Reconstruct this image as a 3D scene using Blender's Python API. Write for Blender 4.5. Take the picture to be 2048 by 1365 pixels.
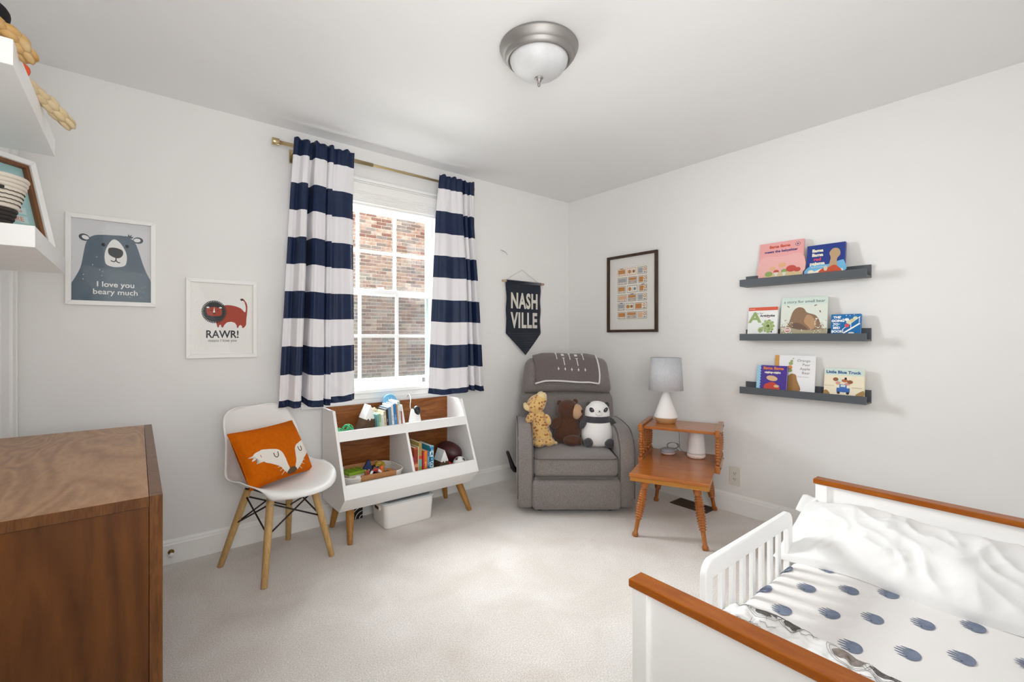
import bpy, bmesh, math, random
from mathutils import Vector, Matrix, Euler, noise

for _o in list(bpy.data.objects):
    bpy.data.objects.remove(_o, do_unlink=True)
sc = bpy.context.scene
COL = sc.collection
random.seed(7)
R = math.radians
PI = math.pi

# ---------------------------------------------------------------- camera
cam = bpy.data.cameras.new('camera')
cam.sensor_width = 36.0
cam.lens = 918.0 / 2048.0 * 36.0
cam.shift_y = -8.5 / 2048.0
cam.clip_start = 0.02
camo = bpy.data.objects.new('camera', cam)
COL.objects.link(camo)
camo.location = (-3.128, -2.998, 1.187)
camo.rotation_euler = (R(90), 0, R(-39.2))
sc.camera = camo

# ---------------------------------------------------------------- world and lights
world = bpy.data.worlds.new('sky')
sc.world = world
world.use_nodes = True
wn = world.node_tree
bgn = wn.nodes['Background']
bgn.inputs[0].default_value = (0.86, 0.93, 1.0, 1)
bgn.inputs[1].default_value = 2.6


def area(name, loc, rot, sx, sy, power, col=(1, 1, 1)):
    l = bpy.data.lights.new(name, 'AREA')
    l.shape = 'RECTANGLE'
    l.size, l.size_y = sx, sy
    l.energy = power
    l.color = col
    o = bpy.data.objects.new(name, l)
    COL.objects.link(o)
    o.location = loc
    o.rotation_euler = rot
    return o


# daylight falling in through the window
area('sky_daylight', (-1.83, 1.15, 2.75), (R(-52), 0, 0), 1.8, 1.3, 580, (0.95, 0.98, 1.0))
wl = area('window_daylight', (-2.55, 1.15, 1.88), (R(-80), 0, R(30)), 1.5, 0.6, 122, (0.94, 0.975, 1.0))
wl.data.spread = R(150)
# added low fill lamp outside the window, aimed up to brighten the ceiling
area('low_ceiling_fill', (-1.83, 2.2, 0.55), (R(-112), 0, 0), 2.6, 0.8, 95, (1.0, 0.99, 0.97))
# added fill lamp behind the camera, aimed across at the right wall
dl = area('rear_fill', (-3.0, -3.84, 1.6), (R(91), 0, R(-36)), 1.0, 1.6, 14, (1.0, 0.995, 0.985))
dl.data.spread = R(110)
# added fill lamp near the camera, aimed up like a bounced flash
fl = area('upward_fill', (-2.9, -3.0, 1.35), (0, 0, 0), 1.2, 1.2, 17, (1.0, 0.995, 0.985))
fl.rotation_euler = Vector((1.0, 1.4, 1.05)).to_track_quat('-Z', 'Y').to_euler()
fl.data.spread = R(160)

vs = sc.view_settings
sc.display_settings.display_device = 'sRGB'
vs.view_transform = 'Standard'
vs.look = 'None'
vs.exposure = 0.05
vs.gamma = 1.0
vs.use_curve_mapping = False
sc.cycles.use_denoising = True
sc.cycles.max_bounces = 12
sc.cycles.diffuse_bounces = 6
sc.cycles.transparent_max_bounces = 16
sc.cycles.caustics_reflective = False
sc.cycles.caustics_refractive = False


# ---------------------------------------------------------------- materials
def lin(h):
    h = h.lstrip('#')
    out = []
    for i in (0, 2, 4):
        c = int(h[i:i + 2], 16) / 255.0
        out.append(c / 12.92 if c <= 0.04045 else ((c + 0.055) / 1.055) ** 2.4)
    return (out[0], out[1], out[2], 1.0)


_mats = {}


def mat(name, col, rough=0.6, metal=0.0, col2=None, nscale=8.0, nmap=(1, 1, 1), namt=1.0, bump=0.0, bscale=200.0, bmap=(1, 1, 1),
        sheen=0.0, coat=0.0, emit=0.0, spec=0.5, bdist=0.002):
    if name in _mats:
        return _mats[name]
    m = bpy.data.materials.new(name)
    m.use_nodes = True
    nt = m.node_tree
    p = nt.nodes['Principled BSDF']
    p.inputs['Base Color'].default_value = lin(col)
    p.inputs['Roughness'].default_value = rough
    p.inputs['Metallic'].default_value = metal
    p.inputs['Specular IOR Level'].default_value = spec
    if sheen:
        p.inputs['Sheen Weight'].default_value = sheen
    if coat:
        p.inputs['Coat Weight'].default_value = coat
        p.inputs['Coat Roughness'].default_value = 0.12
    if emit:
        p.inputs['Emission Color'].default_value = lin(col)
        p.inputs['Emission Strength'].default_value = emit
    tc = nt.nodes.new('ShaderNodeTexCoord')
    if col2:
        mp = nt.nodes.new('ShaderNodeMapping')
        mp.inputs['Scale'].default_value = nmap
        nz = nt.nodes.new('ShaderNodeTexNoise')
        nz.inputs['Scale'].default_value = nscale
        nz.inputs['Detail'].default_value = 5
        rp = nt.nodes.new('ShaderNodeValToRGB')
        rp.color_ramp.elements[0].position = 0.32
        rp.color_ramp.elements[1].position = 0.68
        rp.color_ramp.elements[0].color = lin(col)
        rp.color_ramp.elements[1].color = lin(col2)
        nt.links.new(tc.outputs['Object'], mp.inputs[0])
        nt.links.new(mp.outputs[0], nz.inputs['Vector'])
        nt.links.new(nz.outputs[0], rp.inputs[0])
        nt.links.new(rp.outputs[0], p.inputs['Base Color'])
    if bump:
        mp2 = nt.nodes.new('ShaderNodeMapping')
        mp2.inputs['Scale'].default_value = bmap
        nb = nt.nodes.new('ShaderNodeTexNoise')
        nb.inputs['Scale'].default_value = bscale
        nb.inputs['Detail'].default_value = 3
        bp = nt.nodes.new('ShaderNodeBump')
        bp.inputs['Strength'].default_value = bump
        bp.inputs['Distance'].default_value = bdist
        nt.links.new(tc.outputs['Object'], mp2.inputs[0])
        nt.links.new(mp2.outputs[0], nb.inputs['Vector'])
        nt.links.new(nb.outputs[0], bp.inputs['Height'])
        nt.links.new(bp.outputs[0], p.inputs['Normal'])
    _mats[name] = m
    return m


def wood(name, dark, midc, light, grain=(1, 10, 10), scale=3.0, rough=0.35, coat=0.0, dist=1.2, fine=0.25, rings=0.0, spec=0.35):
    """grain: mapping scale, small along the fibres"""
    if name in _mats:
        return _mats[name]
    m = bpy.data.materials.new(name)
    m.use_nodes = True
    nt = m.node_tree
    p = nt.nodes['Principled BSDF']
    p.inputs['Roughness'].default_value = rough
    p.inputs['Specular IOR Level'].default_value = spec
    if coat:
        p.inputs['Coat Weight'].default_value = coat
        p.inputs['Coat Roughness'].default_value = 0.15
    tc = nt.nodes.new('ShaderNodeTexCoord')
    mp = nt.nodes.new('ShaderNodeMapping')
    mp.inputs['Scale'].default_value = grain
    nz = nt.nodes.new('ShaderNodeTexNoise')
    nz.inputs['Scale'].default_value = scale
    nz.inputs['Detail'].default_value = 7
    nz.inputs['Roughness'].default_value = 0.6
    nz.inputs['Distortion'].default_value = dist
    rp = nt.nodes.new('ShaderNodeValToRGB')
    e = rp.color_ramp.elements
    e[0].position, e[0].color = 0.3, lin(dark)
    e[1].position, e[1].color = 0.72, lin(light)
    k = e.new(0.5)
    k.color = lin(midc)
    nt.links.new(tc.outputs['Object'], mp.inputs[0])
    nt.links.new(mp.outputs[0], nz.inputs['Vector'])
    fac = nz.outputs[0]
    if rings:
        nz.inputs['Detail'].default_value = 1.6
        nz.inputs['Roughness'].default_value = 0.4
        wv = nt.nodes.new('ShaderNodeMath')
        wv.operation = 'MULTIPLY'
        wv.inputs[1].default_value = rings
        nt.links.new(fac, wv.inputs[0])
        fr = nt.nodes.new('ShaderNodeMath')
        fr.operation = 'PINGPONG'
        fr.inputs[1].default_value = 1.0
        nt.links.new(wv.outputs[0], fr.inputs[0])
        nt.links.new(fr.outputs[0], rp.inputs[0])
        e[0].position, e[1].position = 0.0, 1.0
    else:
        nt.links.new(fac, rp.inputs[0])
    n2 = nt.nodes.new('ShaderNodeTexNoise')
    n2.inputs['Scale'].default_value = scale * 14
    n2.inputs['Detail'].default_value = 4
    nt.links.new(mp.outputs[0], n2.inputs['Vector'])
    mx = nt.nodes.new('ShaderNodeMix')
    mx.data_type = 'RGBA'
    mx.blend_type = 'MULTIPLY'
    mx.inputs[0].default_value = fine
    nt.links.new(rp.outputs[0], mx.inputs[6])
    r2 = nt.nodes.new('ShaderNodeValToRGB')
    r2.color_ramp.elements[0].position = 0.35
    r2.color_ramp.elements[1].position = 0.6
    r2.color_ramp.elements[0].color = (0.3, 0.3, 0.3, 1)
    nt.links.new(n2.outputs[0], r2.inputs[0])
    nt.links.new(r2.outputs[0], mx.inputs[7])
    nt.links.new(mx.outputs[2], p.inputs['Base Color'])
    _mats[name] = m
    return m


def glass_mat(name, refl=0.08, tint='ffffff', rough=0.0, fres=0.35):
    if name in _mats:
        return _mats[name]
    m = bpy.data.materials.new(name)
    m.use_nodes = True
    nt = m.node_tree
    nt.nodes.remove(nt.nodes['Principled BSDF'])
    out = [n for n in nt.nodes if n.type == 'OUTPUT_MATERIAL'][0]
    tr = nt.nodes.new('ShaderNodeBsdfTransparent')
    tr.inputs[0].default_value = lin(tint)
    gl = nt.nodes.new('ShaderNodeBsdfGlossy')
    gl.inputs['Roughness'].default_value = rough
    fz = nt.nodes.new('ShaderNodeLayerWeight')
    fz.inputs[0].default_value = 0.25
    mu = nt.nodes.new('ShaderNodeMath')
    mu.operation = 'MULTIPLY_ADD'
    mu.inputs[1].default_value = fres
    mu.inputs[2].default_value = refl * 0.5
    mix = nt.nodes.new('ShaderNodeMixShader')
    nt.links.new(fz.outputs['Fresnel'], mu.inputs[0])
    nt.links.new(mu.outputs[0], mix.inputs[0])
    nt.links.new(tr.outputs[0], mix.inputs[1])
    nt.links.new(gl.outputs[0], mix.inputs[2])
    nt.links.new(mix.outputs[0], out.inputs[0])
    _mats[name] = m
    return m


# ---------------------------------------------------------------- mesh helpers
class MB:
    def __init__(self):
        self.v, self.f, self.m, self.s = [], [], [], []

    def add(self, verts, faces, m=0, smooth=False, M=None):
        b = len(self.v)
        for p in verts:
            p = Vector(p)
            if M is not None:
                p = M @ p
            self.v.append(p)
        for f in faces:
            self.f.append([b + i for i in f])
            self.m.append(m)
            self.s.append(smooth)
        return self

    def box(self, a, b, m=0, M=None):
        x0, y0, z0 = a
        x1, y1, z1 = b
        v = [(x0, y0, z0), (x1, y0, z0), (x1, y1, z0), (x0, y1, z0), (x0, y0, z1), (x1, y0, z1), (x1, y1, z1), (x0, y1, z1)]
        f = [(0, 3, 2, 1), (4, 5, 6, 7), (0, 1, 5, 4), (1, 2, 6, 5), (2, 3, 7, 6), (3, 0, 4, 7)]
        return self.add(v, f, m, False, M)

    def hexa(self, lo, hi, m=0, M=None):
        """eight corners: four below, four above, both anticlockwise"""
        return self.add(list(lo) + list(hi), [(0, 3, 2, 1), (4, 5, 6, 7), (0, 1, 5, 4), (1, 2, 6, 5), (2, 3, 7, 6), (3, 0, 4, 7)], m, False, M)

    def lathe(self, prof, n=24, m=0, M=None, smooth=True, sx=1.0, sy=1.0, cap=True):
        v, f = [], []
        k = len(prof)
        for r, z in prof:
            for i in range(n):
                a = 2 * PI * i / n
                v.append((r * math.cos(a) * sx, r * math.sin(a) * sy, z))
        for j in range(k - 1):
            for i in range(n):
                i2 = (i + 1) % n
                f.append((j * n + i, j * n + i2, (j + 1) * n + i2, (j + 1) * n + i))
        self.add(v, f, m, smooth, M)
        if cap:
            base = len(self.v) - len(v)
            if prof[0][0] > 1e-5:
                self.f.append([base + i for i in reversed(range(n))]); self.m.append(m); self.s.append(False)
            if prof[-1][0] > 1e-5:
                self.f.append([base + (k - 1) * n + i for i in range(n)]); self.m.append(m); self.s.append(False)
        return self

    def tube(self, path, r, n=8, m=0, M=None, closed=False, smooth=True):
        path = [Vector(p) for p in path]
        k = len(path)
        rr = r if isinstance(r, (list, tuple)) else [r] * k
        v, f = [], []
        prev = None
        for i in range(k):
            if closed:
                t = path[(i + 1) % k] - path[i - 1]
            else:
                t = path[min(i + 1, k - 1)] - path[max(i - 1, 0)]
            if t.length < 1e-9:
                t = Vector((0, 0, 1))
            t.normalize()
            if prev is None:
                u = t.orthogonal().normalized()
            else:
                u = prev - t * prev.dot(t)
                if u.length < 1e-6:
                    u = t.orthogonal()
                u.normalize()
            prev = u
            w = t.cross(u)
            for j in range(n):
                a = 2 * PI * j / n
                v.append(path[i] + (u * math.cos(a) + w * math.sin(a)) * rr[i])
        kk = k if closed else k - 1
        for i in range(kk):
            for j in range(n):
                j2 = (j + 1) % n
                i2 = (i + 1) % k
                f.append((i * n + j, i * n + j2, i2 * n + j2, i2 * n + j))
        if not closed:
            f.append(list(reversed(range(n))))
            f.append([(k - 1) * n + j for j in range(n)])
        return self.add(v, f, m, smooth, M)

    def prism(self, poly, z0, z1, m=0, M=None, smooth=False):
        n = len(poly)
        v = [(x, y, z0) for x, y in poly] + [(x, y, z1) for x, y in poly]
        f = [list(reversed(range(n))), list(range(n, 2 * n))]
        self.add(v, f, m, False, M)
        b = len(self.v) - 2 * n
        for i in range(n):
            j = (i + 1) % n
            self.f.append([b + i, b + j, b + n + j, b + n + i]); self.m.append(m); self.s.append(smooth)
        return self

    def ell(self, c, r, m=0, nu=20, nv=12, M=None, rot=None):
        if not isinstance(r, (tuple, list)):
            r = (r, r, r)
        T = Matrix.Translation(c)
        if rot:
            T = T @ Euler(rot).to_matrix().to_4x4()
        if M is not None:
            T = M @ T
        v, f = [(0, 0, -r[2])], []
        for j in range(1, nv):
            a = -PI / 2 + PI * j / nv
            for i in range(nu):
                b = 2 * PI * i / nu
                v.append((r[0] * math.cos(a) * math.cos(b), r[1] * math.cos(a) * math.sin(b), r[2] * math.sin(a)))
        v.append((0, 0, r[2]))
        for i in range(nu):
            f.append((0, 1 + (i + 1) % nu, 1 + i))
            f.append((len(v) - 1, 1 + (nv - 2) * nu + i, 1 + (nv - 2) * nu + (i + 1) % nu))
        for j in range(nv - 2):
            for i in range(nu):
                i2 = (i + 1) % nu
                f.append((1 + j * nu + i, 1 + j * nu + i2, 1 + (j + 1) * nu + i2, 1 + (j + 1) * nu + i))
        return self.add(v, f, m, True, T)

    def rbox(self, c, half, r, n=6, puff=(0, 0, 0), m=0, M=None, fn=None):
        """soft box: rounded edges of radius r, faces bulged by puff"""
        def axis(h):
            rr = min(r, h * 0.98)
            a = [-h, -h + rr * 0.25, -h + rr * 0.6, -h + rr]
            inner = [(-h + rr) + (2 * h - 2 * rr) * i / n for i in range(1, n)]
            return a + inner + [-q for q in reversed(a)]
        ax = [axis(h) for h in half]
        idx, v, f = {}, [], []

        def vert(p):
            key = tuple(round(q, 6) for q in p)
            if key in idx:
                return idx[key]
            q = [max(-(half[i] - min(r, half[i] * .98)), min(half[i] - min(r, half[i] * .98), p[i])) for i in range(3)]
            d = Vector([p[i] - q[i] for i in range(3)])
            if d.length > 1e-9:
                d.normalize()
            o = Vector(q) + d * r if d.length else Vector(p)
            u = [p[i] / half[i] for i in range(3)]
            o.x += puff[0] * u[0] * (1 - u[1] ** 2) * (1 - u[2] ** 2)
            o.y += puff[1] * u[1] * (1 - u[0] ** 2) * (1 - u[2] ** 2)
            o.z += puff[2] * u[2] * (1 - u[0] ** 2) * (1 - u[1] ** 2)
            if fn:
                o = fn(o)
            idx[key] = len(v)
            v.append(o)
            return idx[key]
        for k in range(3):
            a, b = (k + 1) % 3, (k + 2) % 3
            for sgn in (-1, 1):
                for i in range(len(ax[a]) - 1):
                    for j in range(len(ax[b]) - 1):
                        q = []
                        for (ii, jj) in ((i, j), (i + 1, j), (i + 1, j + 1), (i, j + 1)):
                            p = [0, 0, 0]
                            p[k] = sgn * half[k]
                            p[a] = ax[a][ii]
                            p[b] = ax[b][jj]
                            q.append(vert(p))
                        if sgn < 0:
                            q.reverse()
                        f.append(q)
        T = Matrix.Translation(c)
        if M is not None:
            T = M @ T
        return self.add(v, f, m, True, T)

    def grid(self, fn, nu, nv, m=0, M=None, closeu=False, smooth=True, mfn=None, flip=False):
        v = [fn(i / nu, j / nv) for j in range(nv + 1) for i in range(nu + (0 if closeu else 1))]
        w = nu if closeu else nu + 1
        b = len(self.v)
        fs, ms = [], []
        for j in range(nv):
            for i in range(nu):
                i2 = (i + 1) % w
                q = (j * w + i, j * w + i2, (j + 1) * w + i2, (j + 1) * w + i)
                fs.append(tuple(reversed(q)) if flip else q)
                ms.append(mfn(i, j) if mfn else m)
        self.add(v, fs, m, smooth, M)
        for k in range(len(ms)):
            self.m[len(self.m) - len(ms) + k] = ms[k]
        return self

    # flat print in the plane of a wall item: u to the right, v up, d towards the viewer
    def flat(self, poly, d, m=0, M=None):
        return self.add([(u, -d, v) for u, v in poly], [list(range(len(poly)))], m, False, M)

    def disc(self, u, v, ru, rv, d, m=0, n=20, a=0.0, M=None):
        ca, sa = math.cos(a), math.sin(a)
        P = []
        for i in range(n):
            t = 2 * PI * i / n
            x, y = ru * math.cos(t), rv * math.sin(t)
            P.append((u + x * ca - y * sa, v + x * sa + y * ca))
        return self.flat(P, d, m, M)

    def rect(self, u0, v0, u1, v1, d, m=0, M=None):
        return self.flat([(u0, v0), (u1, v0), (u1, v1), (u0, v1)], d, m, M)

    def stroke(self, pts, w, d, m=0, M=None):
        pts = [Vector((p[0], p[1])) for p in pts]
        L, Rr = [], []
        for i in range(len(pts)):
            t = (pts[min(i + 1, len(pts) - 1)] - pts[max(i - 1, 0)])
            t.normalize()
            nrm = Vector((-t.y, t.x)) * w * 0.5
            L.append(pts[i] + nrm)
            Rr.append(pts[i] - nrm)
        for i in range(len(pts) - 1):
            self.flat([tuple(Rr[i]), tuple(Rr[i + 1]), tuple(L[i + 1]), tuple(L[i])], d, m, M)
        return self

    def text(self, s, size, u, v, d, m=0, sx=1.0, bold=0.0, align='CENTER', M=None, rot=0.0, depth=0.0, space=1.0):
        cu = bpy.data.curves.new('lettering', 'FONT')
        cu.body = s
        cu.size = size
        cu.offset = bold
        cu.align_x = align
        cu.align_y = 'CENTER'
        cu.resolution_u = 3
        cu.extrude = depth
        cu.space_character = space
        ob = bpy.data.objects.new('lettering', cu)
        me = ob.to_mesh()
        ca, sa = math.cos(rot), math.sin(rot)
        V = []
        for q in me.vertices:
            x, y = q.co.x * sx, q.co.y
            V.append((u + x * ca - y * sa, -(d + q.co.z), v + x * sa + y * ca))
        F = [list(p.vertices) for p in me.polygons]
        ob.to_mesh_clear()
        bpy.data.objects.remove(ob)
        bpy.data.curves.remove(cu)
        return self.add(V, F, m, False, M)

    def build(self, name, mats, parent=None, loc=(0, 0, 0), rot=(0, 0, 0), bevel=0.0, seg=2, sub=0, solid=0.0, label=None, cat=None,
              group=None, kind=None, remesh=0.0, smooth=False, recalc=False):
        me = bpy.data.meshes.new(name)
        me.from_pydata([tuple(p) for p in self.v], [], self.f)
        if not isinstance(mats, (list, tuple)):
            mats = [mats]
        for k in mats:
            me.materials.append(k)
        for i, p in enumerate(me.polygons):
            p.material_index = min(self.m[i], len(mats) - 1)
            p.use_smooth = self.s[i] or smooth
        if recalc:
            bm = bmesh.new()
            bm.from_mesh(me)
            bmesh.ops.recalc_face_normals(bm, faces=bm.faces)
            bm.to_mesh(me)
            bm.free()
        me.update()
        o = bpy.data.objects.new(name, me)
        COL.objects.link(o)
        if parent is not None:
            o.parent = parent
        o.location = loc
        o.rotation_euler = rot if isinstance(rot, (tuple, list)) else (0, 0, rot)
        if remesh:
            md = o.modifiers.new('r', 'REMESH')
            md.mode = 'VOXEL'
            md.voxel_size = remesh
            md.use_smooth_shade = True
            ms = o.modifiers.new('s', 'SMOOTH')
            ms.iterations = 6
            ms.factor = 0.5
        if bevel:
            md = o.modifiers.new('b', 'BEVEL')
            md.width = bevel
            md.segments = seg
            md.limit_method = 'ANGLE'
            md.angle_limit = R(40)
            md.harden_normals = False
        if sub:
            md = o.modifiers.new('s', 'SUBSURF')
            md.levels = sub
            md.render_levels = sub
        if solid:
            md = o.modifiers.new('t', 'SOLIDIFY')
            md.thickness = solid
            md.offset = 0
        tag(o, label, cat, group, kind)
        return o


def tag(o, label=None, cat=None, group=None, kind=None):
    if label:
        o['label'] = label
    if cat:
        o['category'] = cat
    if group:
        o['group'] = group
    if kind:
        o['kind'] = kind
    return o


def thing(name, label, cat, loc=(0, 0, 0), rot=(0, 0, 0), group=None):
    o = bpy.data.objects.new(name, None)
    o.empty_display_size = 0.05
    COL.objects.link(o)
    o.location = loc
    o.rotation_euler = rot if isinstance(rot, (tuple, list)) else (0, 0, rot)
    return tag(o, label, cat, group)


def structure(name, loc=(0, 0, 0), rot=(0, 0, 0)):
    o = bpy.data.objects.new(name, None)
    COL.objects.link(o)
    o.location = loc
    o.rotation_euler = rot
    o['kind'] = 'structure'
    return o


def T(x, y, z, rx=0, ry=0, rz=0):
    return Matrix.Translation((x, y, z)) @ Euler((rx, ry, rz)).to_matrix().to_4x4()


def interp(tab, x):
    """smooth interpolation through (x, y) control points"""
    if x <= tab[0][0]:
        return tab[0][1]
    for (a, p), (b, q) in zip(tab, tab[1:]):
        if x <= b:
            t = (x - a) / (b - a) if b > a else 1.0
            t = t * t * (3 - 2 * t)
            return p + (q - p) * t
    return tab[-1][1]


# common materials
WALL = mat('wall_paint', 'ebeae8', 0.75, bump=0.05, bscale=140)
CEIL = mat('ceiling_paint', 'eeeeee', 0.85)
TRIM = mat('trim_paint', 'f4f4f2', 0.42)
WHITE = mat('white_lacquer', 'f5f5f4', 0.38)
WHITEP = mat('white_plastic', 'f3f3f2', 0.42)
PAPER = mat('white_paper', 'f1f0ec', 0.7)
PAGES = mat('page_edges', 'ebe6da', 0.8)
BRASS = mat('brushed_brass', 'c9b48c', 0.32, metal=1.0)
NICKEL = mat('brushed_nickel', 'a9a6a2', 0.28, metal=1.0)
BLACK = mat('black_plastic', '16161a', 0.35)
NAVY = mat('navy_cloth', '101f3e', 0.5, col2='132547', nscale=30, sheen=0.04, bump=0.1, bscale=700, spec=.3)
WCLOTH = mat('white_cloth', 'e3e1e4', 0.55, sheen=0.1, bump=0.1, bscale=700)

# ================================================================ ROOM SHELL
XL, YF, H = -3.56, -3.95, 2.44
WX0, WX1, WZ0, WZ1 = -2.285, -1.373, 0.815, 2.10     # rough opening of the window

# carpet: cut pile with real relief in the weave
carpet = bpy.data.materials.new('carpet')
carpet.use_nodes = True
_n = carpet.node_tree
_p = _n.nodes['Principled BSDF']
_p.inputs['Roughness'].default_value = 0.95
_p.inputs['Specular IOR Level'].default_value = 0.1
_p.inputs['Sheen Weight'].default_value = 0.25
_tc = _n.nodes.new('ShaderNodeTexCoord')
_fine = _n.nodes.new('ShaderNodeTexNoise')
_fine.inputs['Scale'].default_value = 200
_fine.inputs['Detail'].default_value = 6
_fine.inputs['Roughness'].default_value = 0.7
_big = _n.nodes.new('ShaderNodeTexNoise')
_big.inputs['Scale'].default_value = 3.2
_big.inputs['Detail'].default_value = 4
_big.inputs['Distortion'].default_value = 0.6
_r1 = _n.nodes.new('ShaderNodeValToRGB')
_r1.color_ramp.elements[0].position, _r1.color_ramp.elements[1].position = 0.33, 0.66
_r1.color_ramp.elements[0].color, _r1.color_ramp.elements[1].color = lin('cabfb4'), lin('fffdfb')
_r2 = _n.nodes.new('ShaderNodeValToRGB')
_r2.color_ramp.elements[0].position, _r2.color_ramp.elements[1].position = 0.3, 0.65
_r2.color_ramp.elements[0].color, _r2.color_ramp.elements[1].color = lin('efece8'), lin('ffffff')
_mx = _n.nodes.new('ShaderNodeMix')
_mx.data_type, _mx.blend_type = 'RGBA', 'MULTIPLY'
_mx.inputs[0].default_value = 1.0
_bp = _n.nodes.new('ShaderNodeBump')
_bp.inputs['Strength'].default_value = 0.75
_bp.inputs['Distance'].default_value = 0.006
for a, b in ((_tc.outputs['Object'], _fine.inputs['Vector']), (_tc.outputs['Object'], _big.inputs['Vector']), (_fine.outputs[0], _r1.inputs[0]),
             (_big.outputs[0], _r2.inputs[0]), (_r1.outputs[0], _mx.inputs[6]), (_r2.outputs[0], _mx.inputs[7]),
             (_mx.outputs[2], _p.inputs['Base Color']), (_fine.outputs[0], _bp.inputs['Height']), (_bp.outputs[0], _p.inputs['Normal'])):
    _n.links.new(a, b)

MB().box((XL - .15, YF - .15, -.12), (.15, .15, 0)).build('floor', carpet, kind='structure')
MB().box((XL - .15, YF - .15, H), (.15, .15, H + .12)).build('ceiling', CEIL, kind='structure')
MB().box((0, YF - .15, 0), (.15, .15, H)).build('wall_right', WALL, kind='structure')
MB().box((XL - .15, YF - .15, 0), (XL, .15, H)).build('wall_left', WALL, kind='structure')
MB().box((XL, YF - .15, 0), (0, YF, H)).build('wall_front', WALL, kind='structure')
MB().box((XL, 0, 0), (WX0, .15, H)).box((WX1, 0, 0), (0, .15, H)).box((WX0, 0, 0), (WX1, .15, WZ0)).box((WX0, 0, WZ1), (WX1, .15, H)) \
    .build('wall_back', WALL, kind='structure')


def baseboard(name, length, loc, rot):
    prof = [(0, 0), (-.015, 0), (-.015, .098), (-.012, .106), (-.012, .112), (-.006, .124), (0, .125)]
    mb = MB().prism(prof, 0, length, M=Matrix(((0, 0, 1, 0), (1, 0, 0, 0), (0, 1, 0, 0), (0, 0, 0, 1))))
    return mb.build(name, TRIM, loc=loc, rot=rot, kind='structure', recalc=True)


baseboard('baseboard_back', -XL, (XL, 0, 0), (0, 0, 0))
baseboard('baseboard_right', -YF, (0, 0, 0), (0, 0, R(-90)))

# door casing on the left wall, next to the corner
mb = MB().box((XL, -.012, 0), (XL + .008, -.004, 2.12))
for k in range(6):
    y0 = -.016 - k * .019
    mb.box((XL, y0 - .017, 0), (XL + (.018 if k in (0, 5) else .013), y0, 2.12))
mb.build('trim_1', TRIM, kind='structure', bevel=.002)
MB().box((XL, -.29, 0), (XL + .008, -.135, 2.08)).build('door_1', WHITE, kind='structure', bevel=.001)

# ================================================================ WINDOW
win = structure('window_1')
JY = .15
GLASS = glass_mat('window_glass', 0.03)
m = MB()
m.box((WX0, 0, WZ0), (WX0 + .022, JY, WZ1)).box((WX1 - .022, 0, WZ0), (WX1, JY, WZ1)).box((WX0 + .022, 0, WZ1 - .022), (WX1 - .022, JY, WZ1)) \
    .box((WX0 + .022, .02, WZ0), (WX1 - .022, JY, WZ0 + .02))
m.build('window_jamb', TRIM, win)
# casing: two side boards, head board with cap
for (a, b) in ((WX0 - .075, WX0 + .006), (WX1 - .006, WX1 + .075)):
    MB().box((a, -.019, .835), (b, 0, 2.105)).build('casing_board', TRIM, win, bevel=.003)
MB().box((WX0 - .085, -.021, 2.105), (WX1 + .085, 0, 2.215)).build('head_casing', TRIM, win, bevel=.003)
MB().box((WX0 - .10, -.036, 2.215), (WX1 + .10, 0, 2.237)).box((WX0 - .092, -.028, 2.205), (WX1 + .092, 0, 2.215)).build('head_cap', TRIM, win, bevel=.004)
MB().box((WX0 - .09, -.05, .812), (WX1 + .09, .03, .838)).build('window_sill', TRIM, win, bevel=.006, seg=3)
MB().box((WX0 - .07, -.02, .772), (WX1 + .07, 0, .812)).box((WX0 - .07, -.014, .738), (WX1 + .07, 0, .772)).build('apron', TRIM, win, bevel=.004)


def sash(name, y, z0, z1, bot, top):
    X0, X1 = WX0 + .024, WX1 - .024
    st = .038
    th = .032
    s = MB().box((X0, y, z0), (X0 + st, y + th, z1)).box((X1 - st, y, z0), (X1, y + th, z1)).box((X0 + st, y, z0), (X1 - st, y + th, z0 + bot)) \
        .box((X0 + st, y, z1 - top), (X1 - st, y + th, z1)).build(name, TRIM, win, bevel=.003)
    gx0, gx1, gz0, gz1 = X0 + st, X1 - st, z0 + bot, z1 - top
    mw = .019
    pw = (gx1 - gx0 - 2 * mw) / 3
    ph = (gz1 - gz0 - mw) / 2
    for i in (1, 2):
        xx = gx0 + i * pw + (i - 1) * mw
        MB().box((xx, y + .004, gz0), (xx + mw, y + th - .004, gz1)).build('muntin', TRIM, s, bevel=.003)
    for i in range(3):
        xx = gx0 + i * (pw + mw)
        MB().box((xx, y + .0045, gz0 + ph), (xx + pw, y + th - .0045, gz0 + ph + mw)).build('muntin', TRIM, s, bevel=.003)
        for j in range(2):
            zz = gz0 + j * (ph + mw)
            MB().box((xx - .002, y + .014, zz - .002), (xx + pw + .002, y + .017, zz + ph + .002)).build('pane', GLASS, s)
    return s


ls = sash('lower_sash', .045, .838, 1.515, .065, .034)
us = sash('upper_sash', .082, 1.478, 2.078, .034, .034)
MB().box((-1.50, .0335, .856), (-1.484, .045, .885)).build('sash_lift', mat('steel', '8d8d8a', .35, 1.0), ls, bevel=.002)
MB().box((-1.84, .032, 1.515), (-1.80, .06, 1.528)).build('sash_lock', TRIM, us, bevel=.003)

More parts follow.
